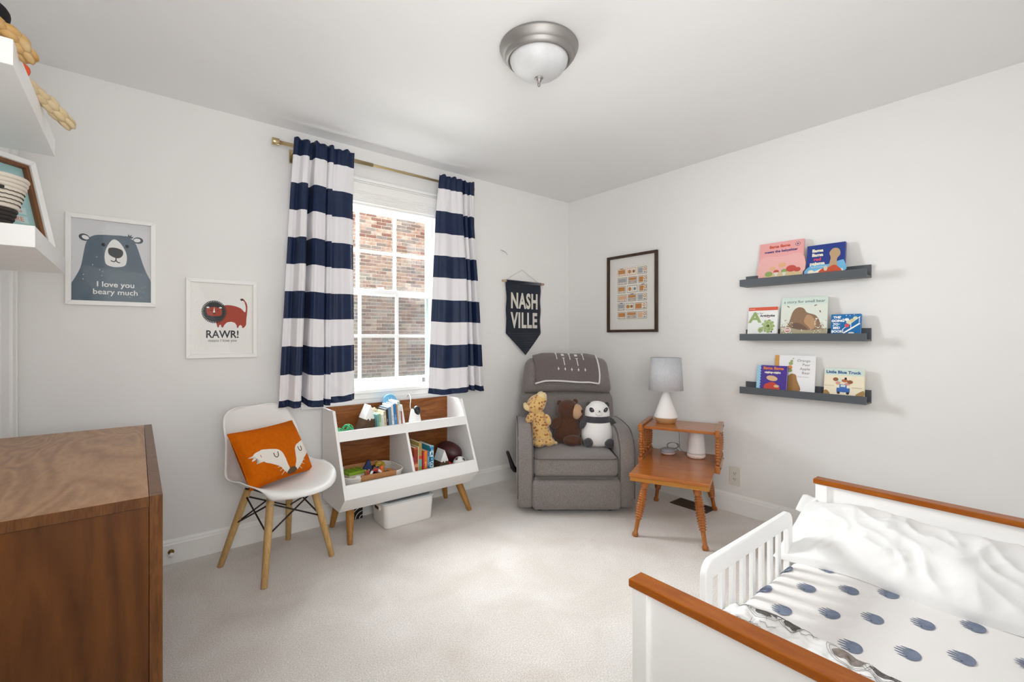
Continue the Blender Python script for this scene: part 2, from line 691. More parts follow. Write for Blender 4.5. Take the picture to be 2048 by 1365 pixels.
# insect screen outside the lower sash
scr = bpy.data.materials.new('insect_screen')
scr.use_nodes = True
_n = scr.node_tree
_p = _n.nodes['Principled BSDF']
_p.inputs['Base Color'].default_value = (.05, .055, .06, 1)
_p.inputs['Roughness'].default_value = .6
_t = _n.nodes.new('ShaderNodeBsdfTransparent')
_mx = _n.nodes.new('ShaderNodeMixShader')
_mx.inputs[0].default_value = .42
_o = [q for q in _n.nodes if q.type == 'OUTPUT_MATERIAL'][0]
_n.links.new(_t.outputs[0], _mx.inputs[1])
_n.links.new(_p.outputs[0], _mx.inputs[2])
_n.links.new(_mx.outputs[0], _o.inputs[0])
MB().add([(WX0 + .03, .135, .845), (WX1 - .03, .135, .845), (WX1 - .03, .135, 1.475), (WX0 + .03, .135, 1.475)], [(0, 1, 2, 3)]).build('insect_screen', scr, win)
STORM = mat('storm_frame', '7d918c', .5)
MB().box((WX0 + .022, .128, .838), (WX0 + .05, .148, 2.078)).box((WX1 - .05, .128, .838), (WX1 - .022, .148, 2.078)).box((WX0 + .05, .128, 1.478), (WX1 - .05, .148, 1.497)) \
    .build('storm_frame', STORM, win)

# cellular shade drawn up under the head
sh = thing('window_shade', 'white pleated window shade drawn up under the window head', 'blind', (-1.829, -.012, 2.15))
SHM = mat('shade_cloth', 'f2f1ee', .6)
MB().box((-.43, -.028, -.005), (.43, .0, .05)).build('headrail', SHM, sh, bevel=.004)
mb = MB()
for k in range(7):
    z = -.008 - k * .0105
    mb.prism([(-.026, z - .0052), (-.030, z), (-.026, z + .0052), (.0, z + .0045), (.0, z - .0045)], -.425, .425,
             M=Matrix(((0, 0, 1, 0), (1, 0, 0, 0), (0, 1, 0, 0), (0, 0, 0, 1))))
mb.build('pleats', SHM, sh, recalc=True)
MB().box((-.428, -.03, -.1), (.428, .002, -.082)).build('bottom_rail', SHM, sh, bevel=.004)

# ================================================================ OUTSIDE
BY = 5.45
nb = structure('brick_wall')
MORTAR = mat('mortar', 'd6cab8', .9, col2='e6dccb', nscale=5, bump=.3, bscale=60)
MB().box((-8, BY + .012, .2), (9, BY + .4, 4.7)).build('mortar_backing', MORTAR, nb)
brick = bpy.data.materials.new('brick_clay')
brick.use_nodes = True
_n = brick.node_tree
_p = _n.nodes['Principled BSDF']
_p.inputs['Roughness'].default_value = .85
_oi = _n.nodes.new('ShaderNodeObjectInfo')
_rp = _n.nodes.new('ShaderNodeValToRGB')
_cols = ['776359', '876a5d', '9b7d6c', '7d5f55', '90857c', '85726a', 'a58f7f', '716660', '92746a']
_e = _rp.color_ramp.elements
_rp.color_ramp.interpolation = 'CONSTANT'
_e[0].position, _e[0].color = 0, lin(_cols[0])
_e[1].position, _e[1].color = 1 / 9, lin(_cols[1])
for i in range(2, 9):
    q = _e.new(i / 9)
    q.color = lin(_cols[i])
_tc = _n.nodes.new('ShaderNodeTexCoord')
_nz = _n.nodes.new('ShaderNodeTexNoise')
_nz.inputs['Scale'].default_value = 14
_nz.inputs['Detail'].default_value = 5
_vv = _n.nodes.new('ShaderNodeVectorMath')
_n.links.new(_tc.outputs['Object'], _vv.inputs[0])
_n.links.new(_oi.outputs['Location'], _vv.inputs[1])
_n.links.new(_vv.outputs[0], _nz.inputs['Vector'])
_mx = _n.nodes.new('ShaderNodeMix')
_mx.data_type, _mx.blend_type = 'RGBA', 'MIX'
_mr = _n.nodes.new('ShaderNodeMapRange')
_mr.inputs[1].default_value, _mr.inputs[2].default_value = .52, .72
_mr.inputs[4].default_value = .55
_n.links.new(_nz.outputs[0], _mr.inputs[0])
_n.links.new(_mr.outputs[0], _mx.inputs[0])
_n.links.new(_oi.outputs['Random'], _rp.inputs[0])
_n.links.new(_rp.outputs[0], _mx.inputs[6])
_mx.inputs[7].default_value = lin('c2b1a1')
_n.links.new(_mx.outputs[2], _p.inputs['Base Color'])

first = MB().box((-.097, 0, -.0275), (.097, .09, .0275)).build('brick', brick, nb)
rest = MB()
used = 0
RB = random.Random(3)
for row in range(66):
    z = .33 + row * .0675
    off = (row % 2) * .105
    for k in range(-30, 40):
        x = k * .2075 + off
        if x < -6 or x > 8:
            continue
        dy = RB.uniform(-.004, .004)
        if -.12 < x < 1.62 and 0 < row < 36 and used < 300:
            o = first if used == 0 else first.copy()
            if used:
                COL.objects.link(o)
            o.location = (x, BY + dy, z)
            used += 1
        else:
            rest.box((x - .097, BY + dy, z - .0275), (x + .097, BY + .09, z + .0275), RB.randrange(6))
BRM = [mat('brick_tone_%s' % w, c, .85, col2=c2, nscale=11) for w, c, c2 in (('brown', '74584d', '8b7365'), ('russet', '8d6250', 'b59c8a'), ('buff', 'a1765f', 'c2b1a1'),
       ('umber', '7b4f43', '8d6250'), ('grey', '96847a', '7a6a62'), ('tan', '9a6a55', 'b59c8a'))]
rest.build('brick_courses', BRM, nb, kind='stuff')
MB().box((-9, .15, -.1), (10, BY + .1, .36)).build('ground', mat('soil', '5a5a3c', .95, col2='48552f', nscale=6), kind='structure')
RG = random.Random(5)
mb = MB()
for k in range(2600):
    x, y = RG.uniform(-2.2, 3.2), BY - abs(RG.gauss(0, .5)) - .02
    a, h, w = RG.uniform(0, PI), RG.uniform(.05, .13), .008
    dx, dy = math.cos(a) * w, math.sin(a) * w
    lx, ly = RG.uniform(-.04, .04), RG.uniform(-.04, .01)
    mb.add([(x - dx, y - dy, .355), (x + dx, y + dy, .355), (x + lx, y + ly, .36 + h)], [(0, 1, 2)])
g = mb.build('grass', mat('grass_blade', '3f6a35', .7, col2='6c8f4c', nscale=4), kind='stuff')
tag(g, 'strip of green grass growing along the foot of the outside brick wall', 'grass')

# ================================================================ CURTAINS
rod = thing('curtain_rod', 'thin brass curtain rod above the window, with cylinder ends', 'curtain rod', (-1.834, -.09, 2.312))
MB().tube([(-.66, 0, 0), (.66, 0, 0)], .0095, 14).build('pole', BRASS, rod)
MB().tube([(-.66, 0, 0), (-.1, 0, 0)], .0125, 14).build('outer_pole', BRASS, rod)
for s in (-1, 1):
    MB().lathe([(.0, 0), (.019, 0), (.021, .002), (.021, .034), (.019, .037), (0, .037)], 20, M=T(s * .66, 0, 0, 0, s * R(90), 0)).build('finial', BRASS, rod, recalc=True)
    mb = MB().box((s * .575 - .006, -.014, -.016), (s * .575 + .006, .014, -.0125)).box((s * .575 - .006, -.008, -.05), (s * .575 + .006, .008, -.0125))
    mb.box((s * .575 - .005, .0, -.03), (s * .575 + .005, .085, -.018)).box((s * .575 - .011, .082, -.075), (s * .575 + .011, .0895, .005))
    mb.build('bracket', BRASS, rod, bevel=.002)


def curtain(label, x0t, x1t, x0b, x1b, fold, amp_top, seed):
    zs_t, zs_b = 2.338, .783
    bounds = [2.338, 2.245, 2.087, 1.928, 1.767, 1.610, 1.452, 1.294, 1.132, .968, .822, .783]
    rows = []
    for k in range(len(bounds) - 1):
        n = 6
        for j in range(n):
            rows.append((bounds[k] + (bounds[k + 1] - bounds[k]) * j / n, k))
    rows.append((bounds[-1], len(bounds) - 2))
    NU = 150
    nv = len(rows) - 1
    RR = random.Random(seed)
    ph = [RR.uniform(0, 6) for _ in range(4)]

    def f(u, v):
        z, k = rows[round(v * nv)]
        t = (zs_t - z) / (zs_t - zs_b)
        x = (x0t + (x0b - x0t) * t) * (1 - u) + (x1t + (x1b - x1t) * t) * u
        us = u + .012 * math.sin(ph[0] + t * 4) * math.sin(PI * u)
        d = interp(fold, us) * 1.5
        amp = amp_top + (1 - amp_top) * min(1.0, t * 2.2)
        y = -d * amp - .012 * t - .02 - .03 * max(0, 1 - t * 5)
        # gathers crowding the heading
        y -= .007 * math.sin(us * 46 + ph[1]) * max(0, 1 - t * 7)
        y -= .004 * math.sin(us * 17 + t * 6 + ph[2]) * t
        zz = z
        if t < .05:
            zz += .010 * max(0, math.sin(us * 23 + ph[3])) * (1 - t / .05)
        zz += (.006 * math.sin(us * 9 + ph[1]) - d * .12) * t * t
        if t > .86:
            y -= .005 * math.sin(us * 31 + z * 70) * (t - .86) / .14
        return (x, y - .004, zz)
    mb = MB().grid(f, NU, nv, mfn=lambda i, j: 0 if rows[j][1] % 2 == 0 else 1, flip=True)
    o = mb.build('curtain', [NAVY, WCLOTH], loc=(0, -.09, 0), solid=.0016)
    tag(o, label, 'curtain', 'striped curtains on the brass rod')
    return o


foldL = [(0, .0), (.05, .004), (.1, .0), (.15, .045), (.2, .05), (.235, .042), (.25, -.045), (.31, -.05), (.325, .04), (.37, .05), (.43, .045), (.52, .035), (.535, -.015),
         (.57, .02), (.62, .028), (.655, -.008), (.72, .0), (.82, .012), (.92, .006), (1, -.01)]
foldR = [(0, .0), (.08, .012), (.2, .03), (.34, .02), (.46, .034), (.56, .045), (.605, .038), (.625, -.05), (.685, -.055), (.70, .015), (.745, .02), (.765, -.03), (.80, -.02), (.825, .028),
         (.9, .02), (.96, -.005), (1, -.03)]
curtain('left navy and white striped curtain, hanging beside the white chair', -2.425, -2.075, -2.505, -2.062, foldL, .3, 2)
curtain('right navy and white striped curtain, hanging nearer the corner and the pennant', -1.468, -1.155, -1.545, -1.040, foldR, .3, 9)

# ================================================================ CEILING LIGHT
NICKELB = mat('satin_nickel', 'a19e9b', 0.55, metal=1.0)
cl = thing('ceiling_light', 'flush ceiling light with brushed nickel rim and frosted glass bowl', 'ceiling light', (-1.782, -1.532, 2.44))
MB().lathe([(.166, 0), (.170, -.006), (.168, -.012), (.158, -.034), (.150, -.040), (.1475, -.042), (.146, -.050), (.136, -.060), (.133, -.061), (.127, -.056), (.123, -.045)], 64,
           cap=False).build('rim', NICKELB, cl, recalc=True)
ALAB = mat('frosted_glass', 'c3c4c6', .5, col2='d8d9da', nscale=7)
MB().lathe([(.127, -.048), (.126, -.058), (.120, -.075), (.106, -.096), (.085, -.113), (.055, -.126), (.025, -.132), (.0, -.133)], 56).build('glass_bowl', ALAB, cl, recalc=True)
MB().lathe([(.0, -.128), (.017, -.1295), (.019, -.134), (.014, -.138), (.0105, -.141), (.0105, -.147), (.006, -.149), (.0055, -.158), (.007, -.162), (.005, -.169), (0, -.170)], 20) \
    .build('finial', NICKELB, cl, recalc=True)

# ================================================================ PICTURES
PGLASS = glass_mat('picture_glass', 0.01, fres=0.16)


def frame(name, label, w, h, bar, depth, fm, loc, rotz, mats, draw, back=PAPER, cat='picture', inset=.006):
    root = thing(name, label, cat, loc, rotz)
    a, b = w / 2, h / 2
    # four mitred bars
    for (P, Q, dx, dz) in (((-a, -b), (a, -b), 1, 1), ((a, -b), (a, b), -1, 1), ((a, b), (-a, b), -1, -1), ((-a, b), (-a, -b), 1, -1)):
        if P[1] == Q[1]:
            s = 1 if P[1] < 0 else -1
            quad = [P, Q, (Q[0] - (bar if Q[0] > 0 else -bar), Q[1] + s * bar), (P[0] - (bar if P[0] > 0 else -bar), P[1] + s * bar)]
        else:
            s = -1 if P[0] > 0 else 1
            quad = [P, Q, (Q[0] + s * bar, Q[1] - (bar if Q[1] > 0 else -bar)), (P[0] + s * bar, P[1] - (bar if P[1] > 0 else -bar))]
        MB().hexa([(x, -.001, z) for x, z in quad], [(x, -depth, z) for x, z in quad]).build('frame_bar', fm, root, bevel=.0015, recalc=True)
    iw, ih = w - 2 * bar, h - 2 * bar
    mb = MB()
    mb.rect(-iw / 2 - .004, -ih / 2 - .004, iw / 2 + .004, ih / 2 + .004, .005, 0)
    MB().box((-iw / 2 - .004, -.0049, -ih / 2 - .004), (iw / 2 + .004, -.001, ih / 2 + .004)).build('backing', back, root)
    draw(mb, iw, ih)
    mb.build('print', mats, root)
    gy = -depth + inset
    MB().rect(-iw / 2 - .002, -ih / 2 - .002, iw / 2 + .002, ih / 2 + .002, -gy).build('glazing', PGLASS, root)
    return root


SLATE = mat('print_slate', '62717d', .7, col2='5c6b78', nscale=20)
SLATED = mat('print_slate_dark', '4d5a66', .7)
CHAR = mat('print_charcoal', '33363a', .7)
OFFW = mat('print_offwhite', 'eeeeec', .7)
LGREY = mat('print_pale_grey', 'd9dadd', .7)
RUST = mat('print_rust', 'a9432f', .7)
FRW = mat('frame_white', 'f0efed', .4)


def smooth_poly(pts, n=5, closed=True):
    """Catmull-Rom through the points"""
    out = []
    k = len(pts)
    rng = range(k) if closed else range(k - 1)
    for i in rng:
        if closed:
            p0, p1, p2, p3 = pts[i - 1], pts[i], pts[(i + 1) % k], pts[(i + 2) % k]
        else:
            p0, p1, p2, p3 = pts[max(i - 1, 0)], pts[i], pts[i + 1], pts[min(i + 2, k - 1)]
        for j in range(n):
            t = j / n
            out.append(tuple(.5 * (2 * p1[c] + (p2[c] - p0[c]) * t + (2 * p0[c] - 5 * p1[c] + 4 * p2[c] - p3[c]) * t * t + (3 * p1[c] - p0[c] - 3 * p2[c] + p3[c]) * t ** 3) for c in (0, 1)))
    if not closed:
        out.append(pts[-1])
    return out


def draw_bear(mb, w, h):
    X = lambda u, v: ((u - .5) * w, (.5 - v) * h)
    d = .0054
    sil = smooth_poly([X(*p) for p in ((.0, .79), (.06, .69), (.11, .58), (.14, .43), (.165, .31), (.2, .235), (.27, .19), (.38, .172), (.5, .166), (.62, .16), (.72, .18), (.79, .235), (.84, .35), (.885, .48), (.935, .6), (1, .715))], 5, False)
    mb.flat(sil + [X(1, 1), X(0, 1)], d, 1)
    for cu, cv, an in ((.15, .225, -.45), (.83, .2, .1)):
        c = X(cu, cv)
        mb.disc(c[0], c[1], .068 * w, .042 * h, d + .0003, 2, 20, an)
        mb.disc(c[0] + (.004 if cu < .5 else -.004), c[1], .046 * w, .024 * h, d + .0006, 3, 20, an)
    mb.flat([X(*p) for p in ((.66, .175), (.66, .155), (.69, .165), (.7, .13), (.72, .155), (.745, .13), (.74, .165), (.77, .155), (.75, .185))], d + .0003, 2)
    mz = smooth_poly([X(*p) for p in ((.52, .215), (.455, .27), (.405, .38), (.4, .48), (.43, .545), (.54, .565), (.65, .54), (.68, .47), (.67, .37), (.6, .26))], 5)
    mb.flat(mz, d + .0003, 3)
    mb.flat(smooth_poly([X(*p) for p in ((.45, .335), (.53, .32), (.62, .345), (.63, .40), (.59, .445), (.52, .445), (.45, .405))], 5), d + .0006, 4)
    c = X(.385, .295); mb.disc(c[0], c[1], .026 * w, .021 * h, d + .0005, 5)
    c = X(.685, .29); mb.disc(c[0], c[1], .026 * w, .021 * h, d + .0005, 5)
    mb.stroke(smooth_poly([X(*p) for p in ((.54, .445), (.54, .475), (.515, .498), (.475, .485))], 4, False), .0045, d + .0006, 4)
    mb.stroke(smooth_poly([X(*p) for p in ((.54, .475), (.56, .5), (.595, .505))], 4, False), .0045, d + .0006, 4)
    rr = random.Random(4)
    for k in range(46):
        u, v = rr.uniform(.1, .95), rr.uniform(.2, .97)
        if (.38 < u < .7 and v < .6) or (.25 < u < .8 and .72 < v < .93) or v < .22 + abs(u - .5) * 1.0:
            continue
        c = X(u, v)
        mb.disc(c[0], c[1], .0018, .0018, d + .0004, 3, 8)
    x, z = X(.54, .79); mb.text('I love you', .036, x, z, d + .0005, 3, sx=1.0, bold=.0006)
    x, z = X(.54, .885); mb.text('beary much', .036, x, z, d + .0005, 3, sx=1.0, bold=.0004)


frame('framed_bear_print', 'larger white framed print of a blue-grey bear, near the dresser', .336, .433, .021, .022, FRW, (-3.223, 0, 1.556), 0,
      [LGREY, SLATE, SLATED, OFFW, CHAR, mat('print_black', '1b1d20', .7)], draw_bear)


def draw_lion(mb, w, h):
    X = lambda u, v: ((u - .5) * w, (.5 - v) * h)
    d = .0054
    body = smooth_poly([X(*p) for p in ((.42, .33), (.56, .305), (.68, .31), (.8, .345), (.87, .40), (.885, .33), (.86, .25), (.825, .225), (.815, .21), (.83, .2), (.87, .23), (.91, .30), (.905, .42), (.895, .5), (.89, .58))], 5, False)
    legs = [X(*p) for p in ((.86, .62), (.825, .63), (.815, .595), (.79, .585), (.765, .605), (.755, .63), (.735, .625), (.73, .59), (.70, .555), (.64, .54), (.57, .55), (.53, .585), (.505, .625), (.48, .62), (.475, .59), (.45, .585), (.435, .625), (.415, .62), (.40, .565), (.34, .52))]
    mb.flat(body + legs, d, 1)
    mb.flat(smooth_poly([X(*p) for p in ((.79, .222), (.80, .205), (.83, .205), (.84, .225), (.82, .235))], 4), d + .0003, 2)
    cu, cv = .365, .405
    # shaggy mane: a fringed ring of wedges
    P = []
    nk = 44
    for k in range(nk):
        for off, r in ((-.42, 1.0), (.3, 1.0), (.32, .86), (.56, .86)):
            a = 2 * PI * (k + off) / nk
            P.append(X(cu + .2 * r * math.cos(a), cv + .16 * r * math.sin(a)))
    mb.flat(P, d + .0003, 2)
    mb.flat(smooth_poly([X(*p) for p in ((.25, .36), (.36, .335), (.47, .36), (.49, .40), (.47, .455), (.36, .465), (.27, .455), (.245, .41))], 4), d + .0006, 1)
    mb.flat([X(*p) for p in ((.365, .335), (.38, .42), (.345, .42))], d + .0009, 0)
    c = X(.365, .425); mb.disc(c[0], c[1], .006, .004, d + .0012, 2)
    for u in (.265, .465):
        c = X(u, .345); mb.disc(c[0], c[1], .007, .004, d + .0009, 0)
    for u in (.31, .42):
        c = X(u, .385); mb.disc(c[0], c[1], .004, .003, d + .0009, 2)
    x, z = X(.5, .725); mb.text('RAWR!', .058, x, z, d + .0005, 2, sx=.86, bold=.0012)
    x, z = X(.5, .81); mb.text('means I love you', .0215, x, z, d + .0005, 2, sx=.93)


frame('framed_lion_print', 'smaller white framed print of a rust-red lion, beside the curtain', .335, .433, .021, .022, FRW, (-2.762, 0, 1.287), 0,
      [PAPER, RUST, CHAR], draw_lion)

ORNG = mat('print_orange', 'c98b50', .7)
PGREY = mat('print_grey', 'a9adaf', .7)
DGREY = mat('print_dark_grey', '55555c', .7)
PEACH = mat('print_peach', 'e3b994', .7)


def draw_radios(mb, w, h):
    d = .0054
    aw, ah = w * .64, h * .72
    mb.rect(-aw / 2 - .008, -ah / 2 - .006, aw / 2 + .008, ah / 2 + .006, d, 1)
    mb.rect(-aw / 2, ah / 2 + .001, aw / 2, ah / 2 + .0025, d + .0003, 3)
    mb.rect(-aw / 2, -ah / 2 - .003, aw / 2, -ah / 2 - .0015, d + .0003, 3)
    rr = random.Random(11)
    for r in range(6):
        wid = [(.29, .31, .31), (.33, .30, .28), (.28, .36, .26), (.32, .29, .31), (.25, .27, .40), (.29, .33, .31)][r]
        gap = (1 - sum(wid)) / 2
        u = 0.0
        for c in range(3):
            x0 = -aw / 2 + u * aw
            x1 = x0 + wid[c] * aw
            u += wid[c] + gap
            z1 = ah / 2 - ah * r / 6 - .008
            z0 = z1 + .014 - ah / 6
            out = (2, 2, 3, 4, 5, 4, 4, 4, 4, 4, 4, 3, 4, 5, 5, 4, 4, 4)[r * 3 + c]
            mb.rect(x0, z0, x1, z1, d + .0003, 2 if out == 2 else 4)
            mb.rect(x0 + .003, z0 + .003, x1 - .003, z1 - .003, d + .0006, 1)
            ww, hh = x1 - x0, z1 - z0
            style = (r * 3 + c * 2) % 6
            fill = (2, 3, 2, 5, 3, 2)[(r + c * 2) % 6]
            if style in (0, 3):
                mb.rect(x0 + .007, z0 + hh * .28, x1 - .007, z1 - .008, d + .0009, fill)
                for q in (.2, .8):
                    mb.disc(x0 + ww * q, z0 + hh * .16, .004, .004, d + .0009, 4, 10)
                mb.rect(x0 + ww * .35, z0 + hh * .12, x0 + ww * .65, z0 + hh * .2, d + .0009, 5)
            elif style in (1, 4):
                mb.rect(x0 + .007, z0 + .008, x0 + ww * .58, z1 - .008, d + .0009, fill)
                mb.disc(x0 + ww * .78, z0 + hh * .62, .013, .013, d + .0009, 2, 18)
                mb.disc(x0 + ww * .78, z0 + hh * .62, .007, .007, d + .0012, 1, 14)
                mb.rect(x0 + ww * .66, z0 + .009, x1 - .009, z0 + .015, d + .0009, 4)
            elif style == 2:
                mb.disc(x0 + ww * .28, z0 + hh * .5, .016, .016, d + .0009, 2, 18)
                mb.disc(x0 + ww * .75, z0 + hh * .5, .014, .014, d + .0009, fill, 18)
                mb.disc(x0 + ww * .75, z0 + hh * .5, .006, .006, d + .0012, 4, 12)
                for q in (.3, .5, .7):
                    mb.disc(x0 + ww * .52, z0 + hh * q, .0028, .0028, d + .0009, 4, 8)
            else:
                mb.rect(x0 + .006, z0 + hh * .5, x1 - .006, z1 - .007, d + .0009, 2)
                mb.rect(x0 + .006, z0 + .006, x1 - .006, z0 + hh * .45, d + .0009, 3)
                mb.rect(x0 + ww * .3, z0 + .01, x0 + ww * .7, z0 + hh * .36, d + .0012, 5)
            if (r + c) % 4 == 0:
                mb.rect(x0 + ww * .3, z1, x0 + ww * .7, z1 + .004, d + .0003, 4)


frame('framed_radio_print', 'dark brown framed print of eighteen small orange and grey radios', .487, .637, .021, .024,
      wood('frame_walnut', '3a2a20', '47352a', '54402f', (8, 8, 1), 6, .4), (0, -.7155, 1.543), R(-90), [mat('mat_board', 'e9e7e2', .8), mat('print_cream', 'efe9de', .8), ORNG, PGREY, DGREY, PEACH], draw_radios)

# ================================================================ PENNANT
pn = thing('pennant', 'navy felt pennant hung from a wooden dowel, reading NASH VILLE', 'pennant', (-.567, -.004, 1.655))
FELT = mat('navy_felt', '101828', .9, col2='141e30', nscale=60, bump=.25, bscale=500, sheen=.3)


def pen(u, v):
    z = -v * .44
    wv = .004 * math.sin(v * 17 + u * 2)
    x = (u - .5) * (.386 + .006 * math.sin(v * 14)) + .004 * v
    zz = z
    if v > .999:
        pass
    return (x, -.012 - .003 * math.sin(u * 7 + v * 5) + wv * .3, zz)


mb = MB().grid(pen, 24, 24)
b0 = [pen(i / 24, 1) for i in range(25)]
tip = (.018, -.016, -.625)
for j in range(1, 11):
    t = j / 10
    b1 = [tuple(b0[i][c] * (1 - t) + tip[c] * t for c in range(3)) for i in range(25)]
    b1 = [(q[0], q[1] - .003 * math.sin(t * 3), q[2]) for i, q in enumerate(b1)]
    a1 = [tuple(b0[i][c] * (1 - (t - .1)) + tip[c] * (t - .1) for c in range(3)) for i in range(25)] if j > 1 else b0
    if j > 1:
        a1 = last
    n0 = len(a1)
    mb.add(list(a1) + list(b1), [(i, i + 1, n0 + i + 1, n0 + i) for i in range(24)], 0, True)
    last = b1
mb.build('felt', FELT, pn, solid=.003)
FLET = mat('cream_felt', 'd9d5cb', .9)
mb = MB()
mb.text('NASH', .178, .005, -.170, .0185, 0, sx=.62, bold=.0062, space=1.1)
mb.build('lettering', FLET, pn, solid=.0012)
mb = MB()
mb.text('VILLE', .178, .003, -.335, .0185, 0, sx=.64, bold=.0062, space=1.12)
mb.build('lettering', FLET, pn, solid=.0012)
DOW = wood('pale_dowel', 'b99c78', 'cdb391', 'dcc6a6', (1, 12, 12), 8, .6)
MB().tube([(-.232, -.014, -.004), (.232, -.014, -.004)], .0095, 12).build('dowel', DOW, pn)
MB().tube([(-.193, -.014, -.005), (.193, -.014, -.005)], .0125, 14).build('sleeve', FELT, pn)
STR = mat('twine', '9c907c', .9)
mb = MB()
mb.tube([(-.215, -.014, -.012), (-.19, -.012, .006), (-.012, -.006, .104), (.165, -.012, .006), (.19, -.014, -.012)], .0011, 6)
for s in (-1, 1):
    mb.tube([(s * .203 + q, -.022, -.014 + .004 * math.cos(q * 900)) for q in (-.006, 0, .006)], .0011, 6)
    mb.tube([(s * .203, -.02, -.012), (s * .215, -.02, -.045)], .001, 6)
mb.build('string', STR, pn)
mb = MB().tube([(0, -.002, 0), (.02, -.006, -.006), (.045, -.008, -.014), (.075, -.003, -.034)], [.0012, .002, .0022, .0008], 6)
o = mb.build('wall_wire', mat('grey_wire', '8e8e8c', .5), loc=(-.805, 0, 1.905))
tag(o, 'short bent grey wire sticking out of the wall above the pennant', 'wire')

# ================================================================ OUTLET, VENT, DOOR STOP
ol = thing('wall_outlet', 'almond double wall outlet above the baseboard, right of the side table', 'outlet', (0, -1.548, .245), R(-90))
ALM = mat('almond_plastic', 'dcd8ce', .4)
MB().box((-.038, -.006, -.0615), (.038, 0, .0615)).build('cover_plate', ALM, ol, bevel=.004, seg=3)
for s in (-1, 1):
    rc = MB().prism([(.0165 * math.cos(a) if abs(.0165 * math.cos(a)) < .0165 else .0165, max(-.0125, min(.0125, .0165 * math.sin(a)))) for a in [2 * PI * k / 24 for k in range(24)]], .006, .0075,
                    M=Matrix(((1, 0, 0, 0), (0, 0, -1, 0), (0, 1, 0, s * .0195), (0, 0, 0, 1)))).build('socket', ALM, ol, recalc=True)
    k = MB()
    for x, hh in ((-.006, .0045), (.006, .0036)):
        k.box((x - .0011, -.0079, s * .0195 - hh + .002), (x + .0011, -.0074, s * .0195 + hh + .002))
    k.box((-.0022, -.0079, s * .0195 - .0105), (.0022, -.0074, s * .0195 - .0065))
    k.build('slot', BLACK, rc)
MB().lathe([(0, -.0005), (.003, 0), (.003, .0015), (0, .002)], 10, M=T(0, -.006, 0, R(90), 0, 0)).build('screw', ALM, ol)

fv = thing('floor_vent', 'dark brown metal floor vent beneath the side table', 'vent', (-.112, -1.303, 0))
VBR = mat('vent_brown', '4a3a2c', .5, metal=.3)
MB().box((-.072, -.135, 0), (-.055, .135, .006)).box((.055, -.135, 0), (.072, .135, .006)).box((-.055, -.135, 0), (.055, -.12, .006)).box((-.055, .12, 0), (.055, .135, .006)) \
    .box((-.003, -.12, 0), (.003, .12, .005)).build('vent_frame', VBR, fv, bevel=.002)
MB().box((-.056, -.121, 0), (.056, .121, .0015)).build('duct', mat('vent_dark', '120e0b', .8), fv)
for k in range(20):
    y = -.113 + k * .0119
    MB().hexa([(-.055, y - .003, .001), (.055, y - .003, .001), (.055, y, .001), (-.055, y, .001)],
              [(-.055, y, .0052), (.055, y, .0052), (.055, y + .003, .0052), (-.055, y + .003, .0052)]).build('louver', VBR, fv)

ds = thing('door_stop', 'small brass door stop with white tip, screwed into the baseboard', 'door stop', (-2.993, -.015, .062))
MB().lathe([(.014, 0), (.013, .004), (.006, .006), (.0055, .03), (.007, .032), (.007, .036), (0, .0362)], 16, M=T(0, 0, 0, R(90), 0, 0)).build('stem', mat('old_brass', '8a6f3a', .4, metal=1), ds, recalc=True)
MB().lathe([(.0095, .036), (.0105, .039), (.0105, .049), (.007, .053), (0, .054)], 16, M=T(0, 0, 0, R(90), 0, 0)).build('bumper', WHITEP, ds, recalc=True)

# ================================================================ RECLINER
RCX, RCY, RCA = -.616, -.614, R(-39.2)
TWEED = mat('grey_tweed', '6f6865', .85, col2='89827f', nscale=260, nmap=(1, 1, .35), bump=.35, bscale=420, bmap=(1, 1, .4), sheen=.3)
PIPE = mat('grey_piping', '5e5855', .8, bump=.2, bscale=500)
rc = thing('recliner', 'grey tweed recliner armchair standing in the corner, three soft toys on its seat', 'armchair', (RCX, RCY, 0), RCA)
OX = -.009      # body centre

MB().box((OX - .29, -.33, .015), (OX + .29, .34, .3)).build('chassis', mat('dark_lining', '2c2a2a', .9), rc, bevel=.01)
# arms: padded slabs with a rounded front
for s in (-1, 1):
    prof = []
    prof += [(-.362, .035), (-.368, .10), (-.370, .30), (-.366, .40)]
    for k in range(1, 10):
        a = PI - (PI / 2) * k / 9
        prof.append((-.16 + .206 * math.cos(a), .395 + .165 * math.sin(a)))
    prof += [(-.05, .566), (.1, .565), (.25, .555), (.33, .53), (.345, .45), (.345, .035)]
    x0, x1 = OX + s * .287, OX + s * .398
    Mx = Matrix(((0, 0, 1, 0), (1, 0, 0, 0), (0, 1, 0, 0), (0, 0, 0, 1)))
    arm = MB().prism(prof, min(x0, x1), max(x0, x1), M=Mx, smooth=True).build('armrest', TWEED, rc, bevel=.026, seg=4, recalc=True)
    for xx in (x0 + s * .007, x1 - s * .007):
        mb = MB().tube([(xx, y + (.009 if y < -.3 else 0), z - (.007 if z > .5 else 0)) for y, z in prof[1:-2]], .0042, 6)
        mb.build('piping', PIPE, arm)
# footrest front
fr = MB().rbox((OX, -.345, .131), (.296, .045, .101), .03, 8, (0, .014, 0)).build('footrest', TWEED, rc)
MB().box((OX - .283, -.358, .222), (OX + .283, -.25, .246)).build('front_rail', TWEED, rc, bevel=.012)
# seat cushion
seat = MB().rbox((OX, -.085, .311), (.286, .285, .073), .04, 8, (0, .016, .022)).build('seat_cushion', TWEED, rc)


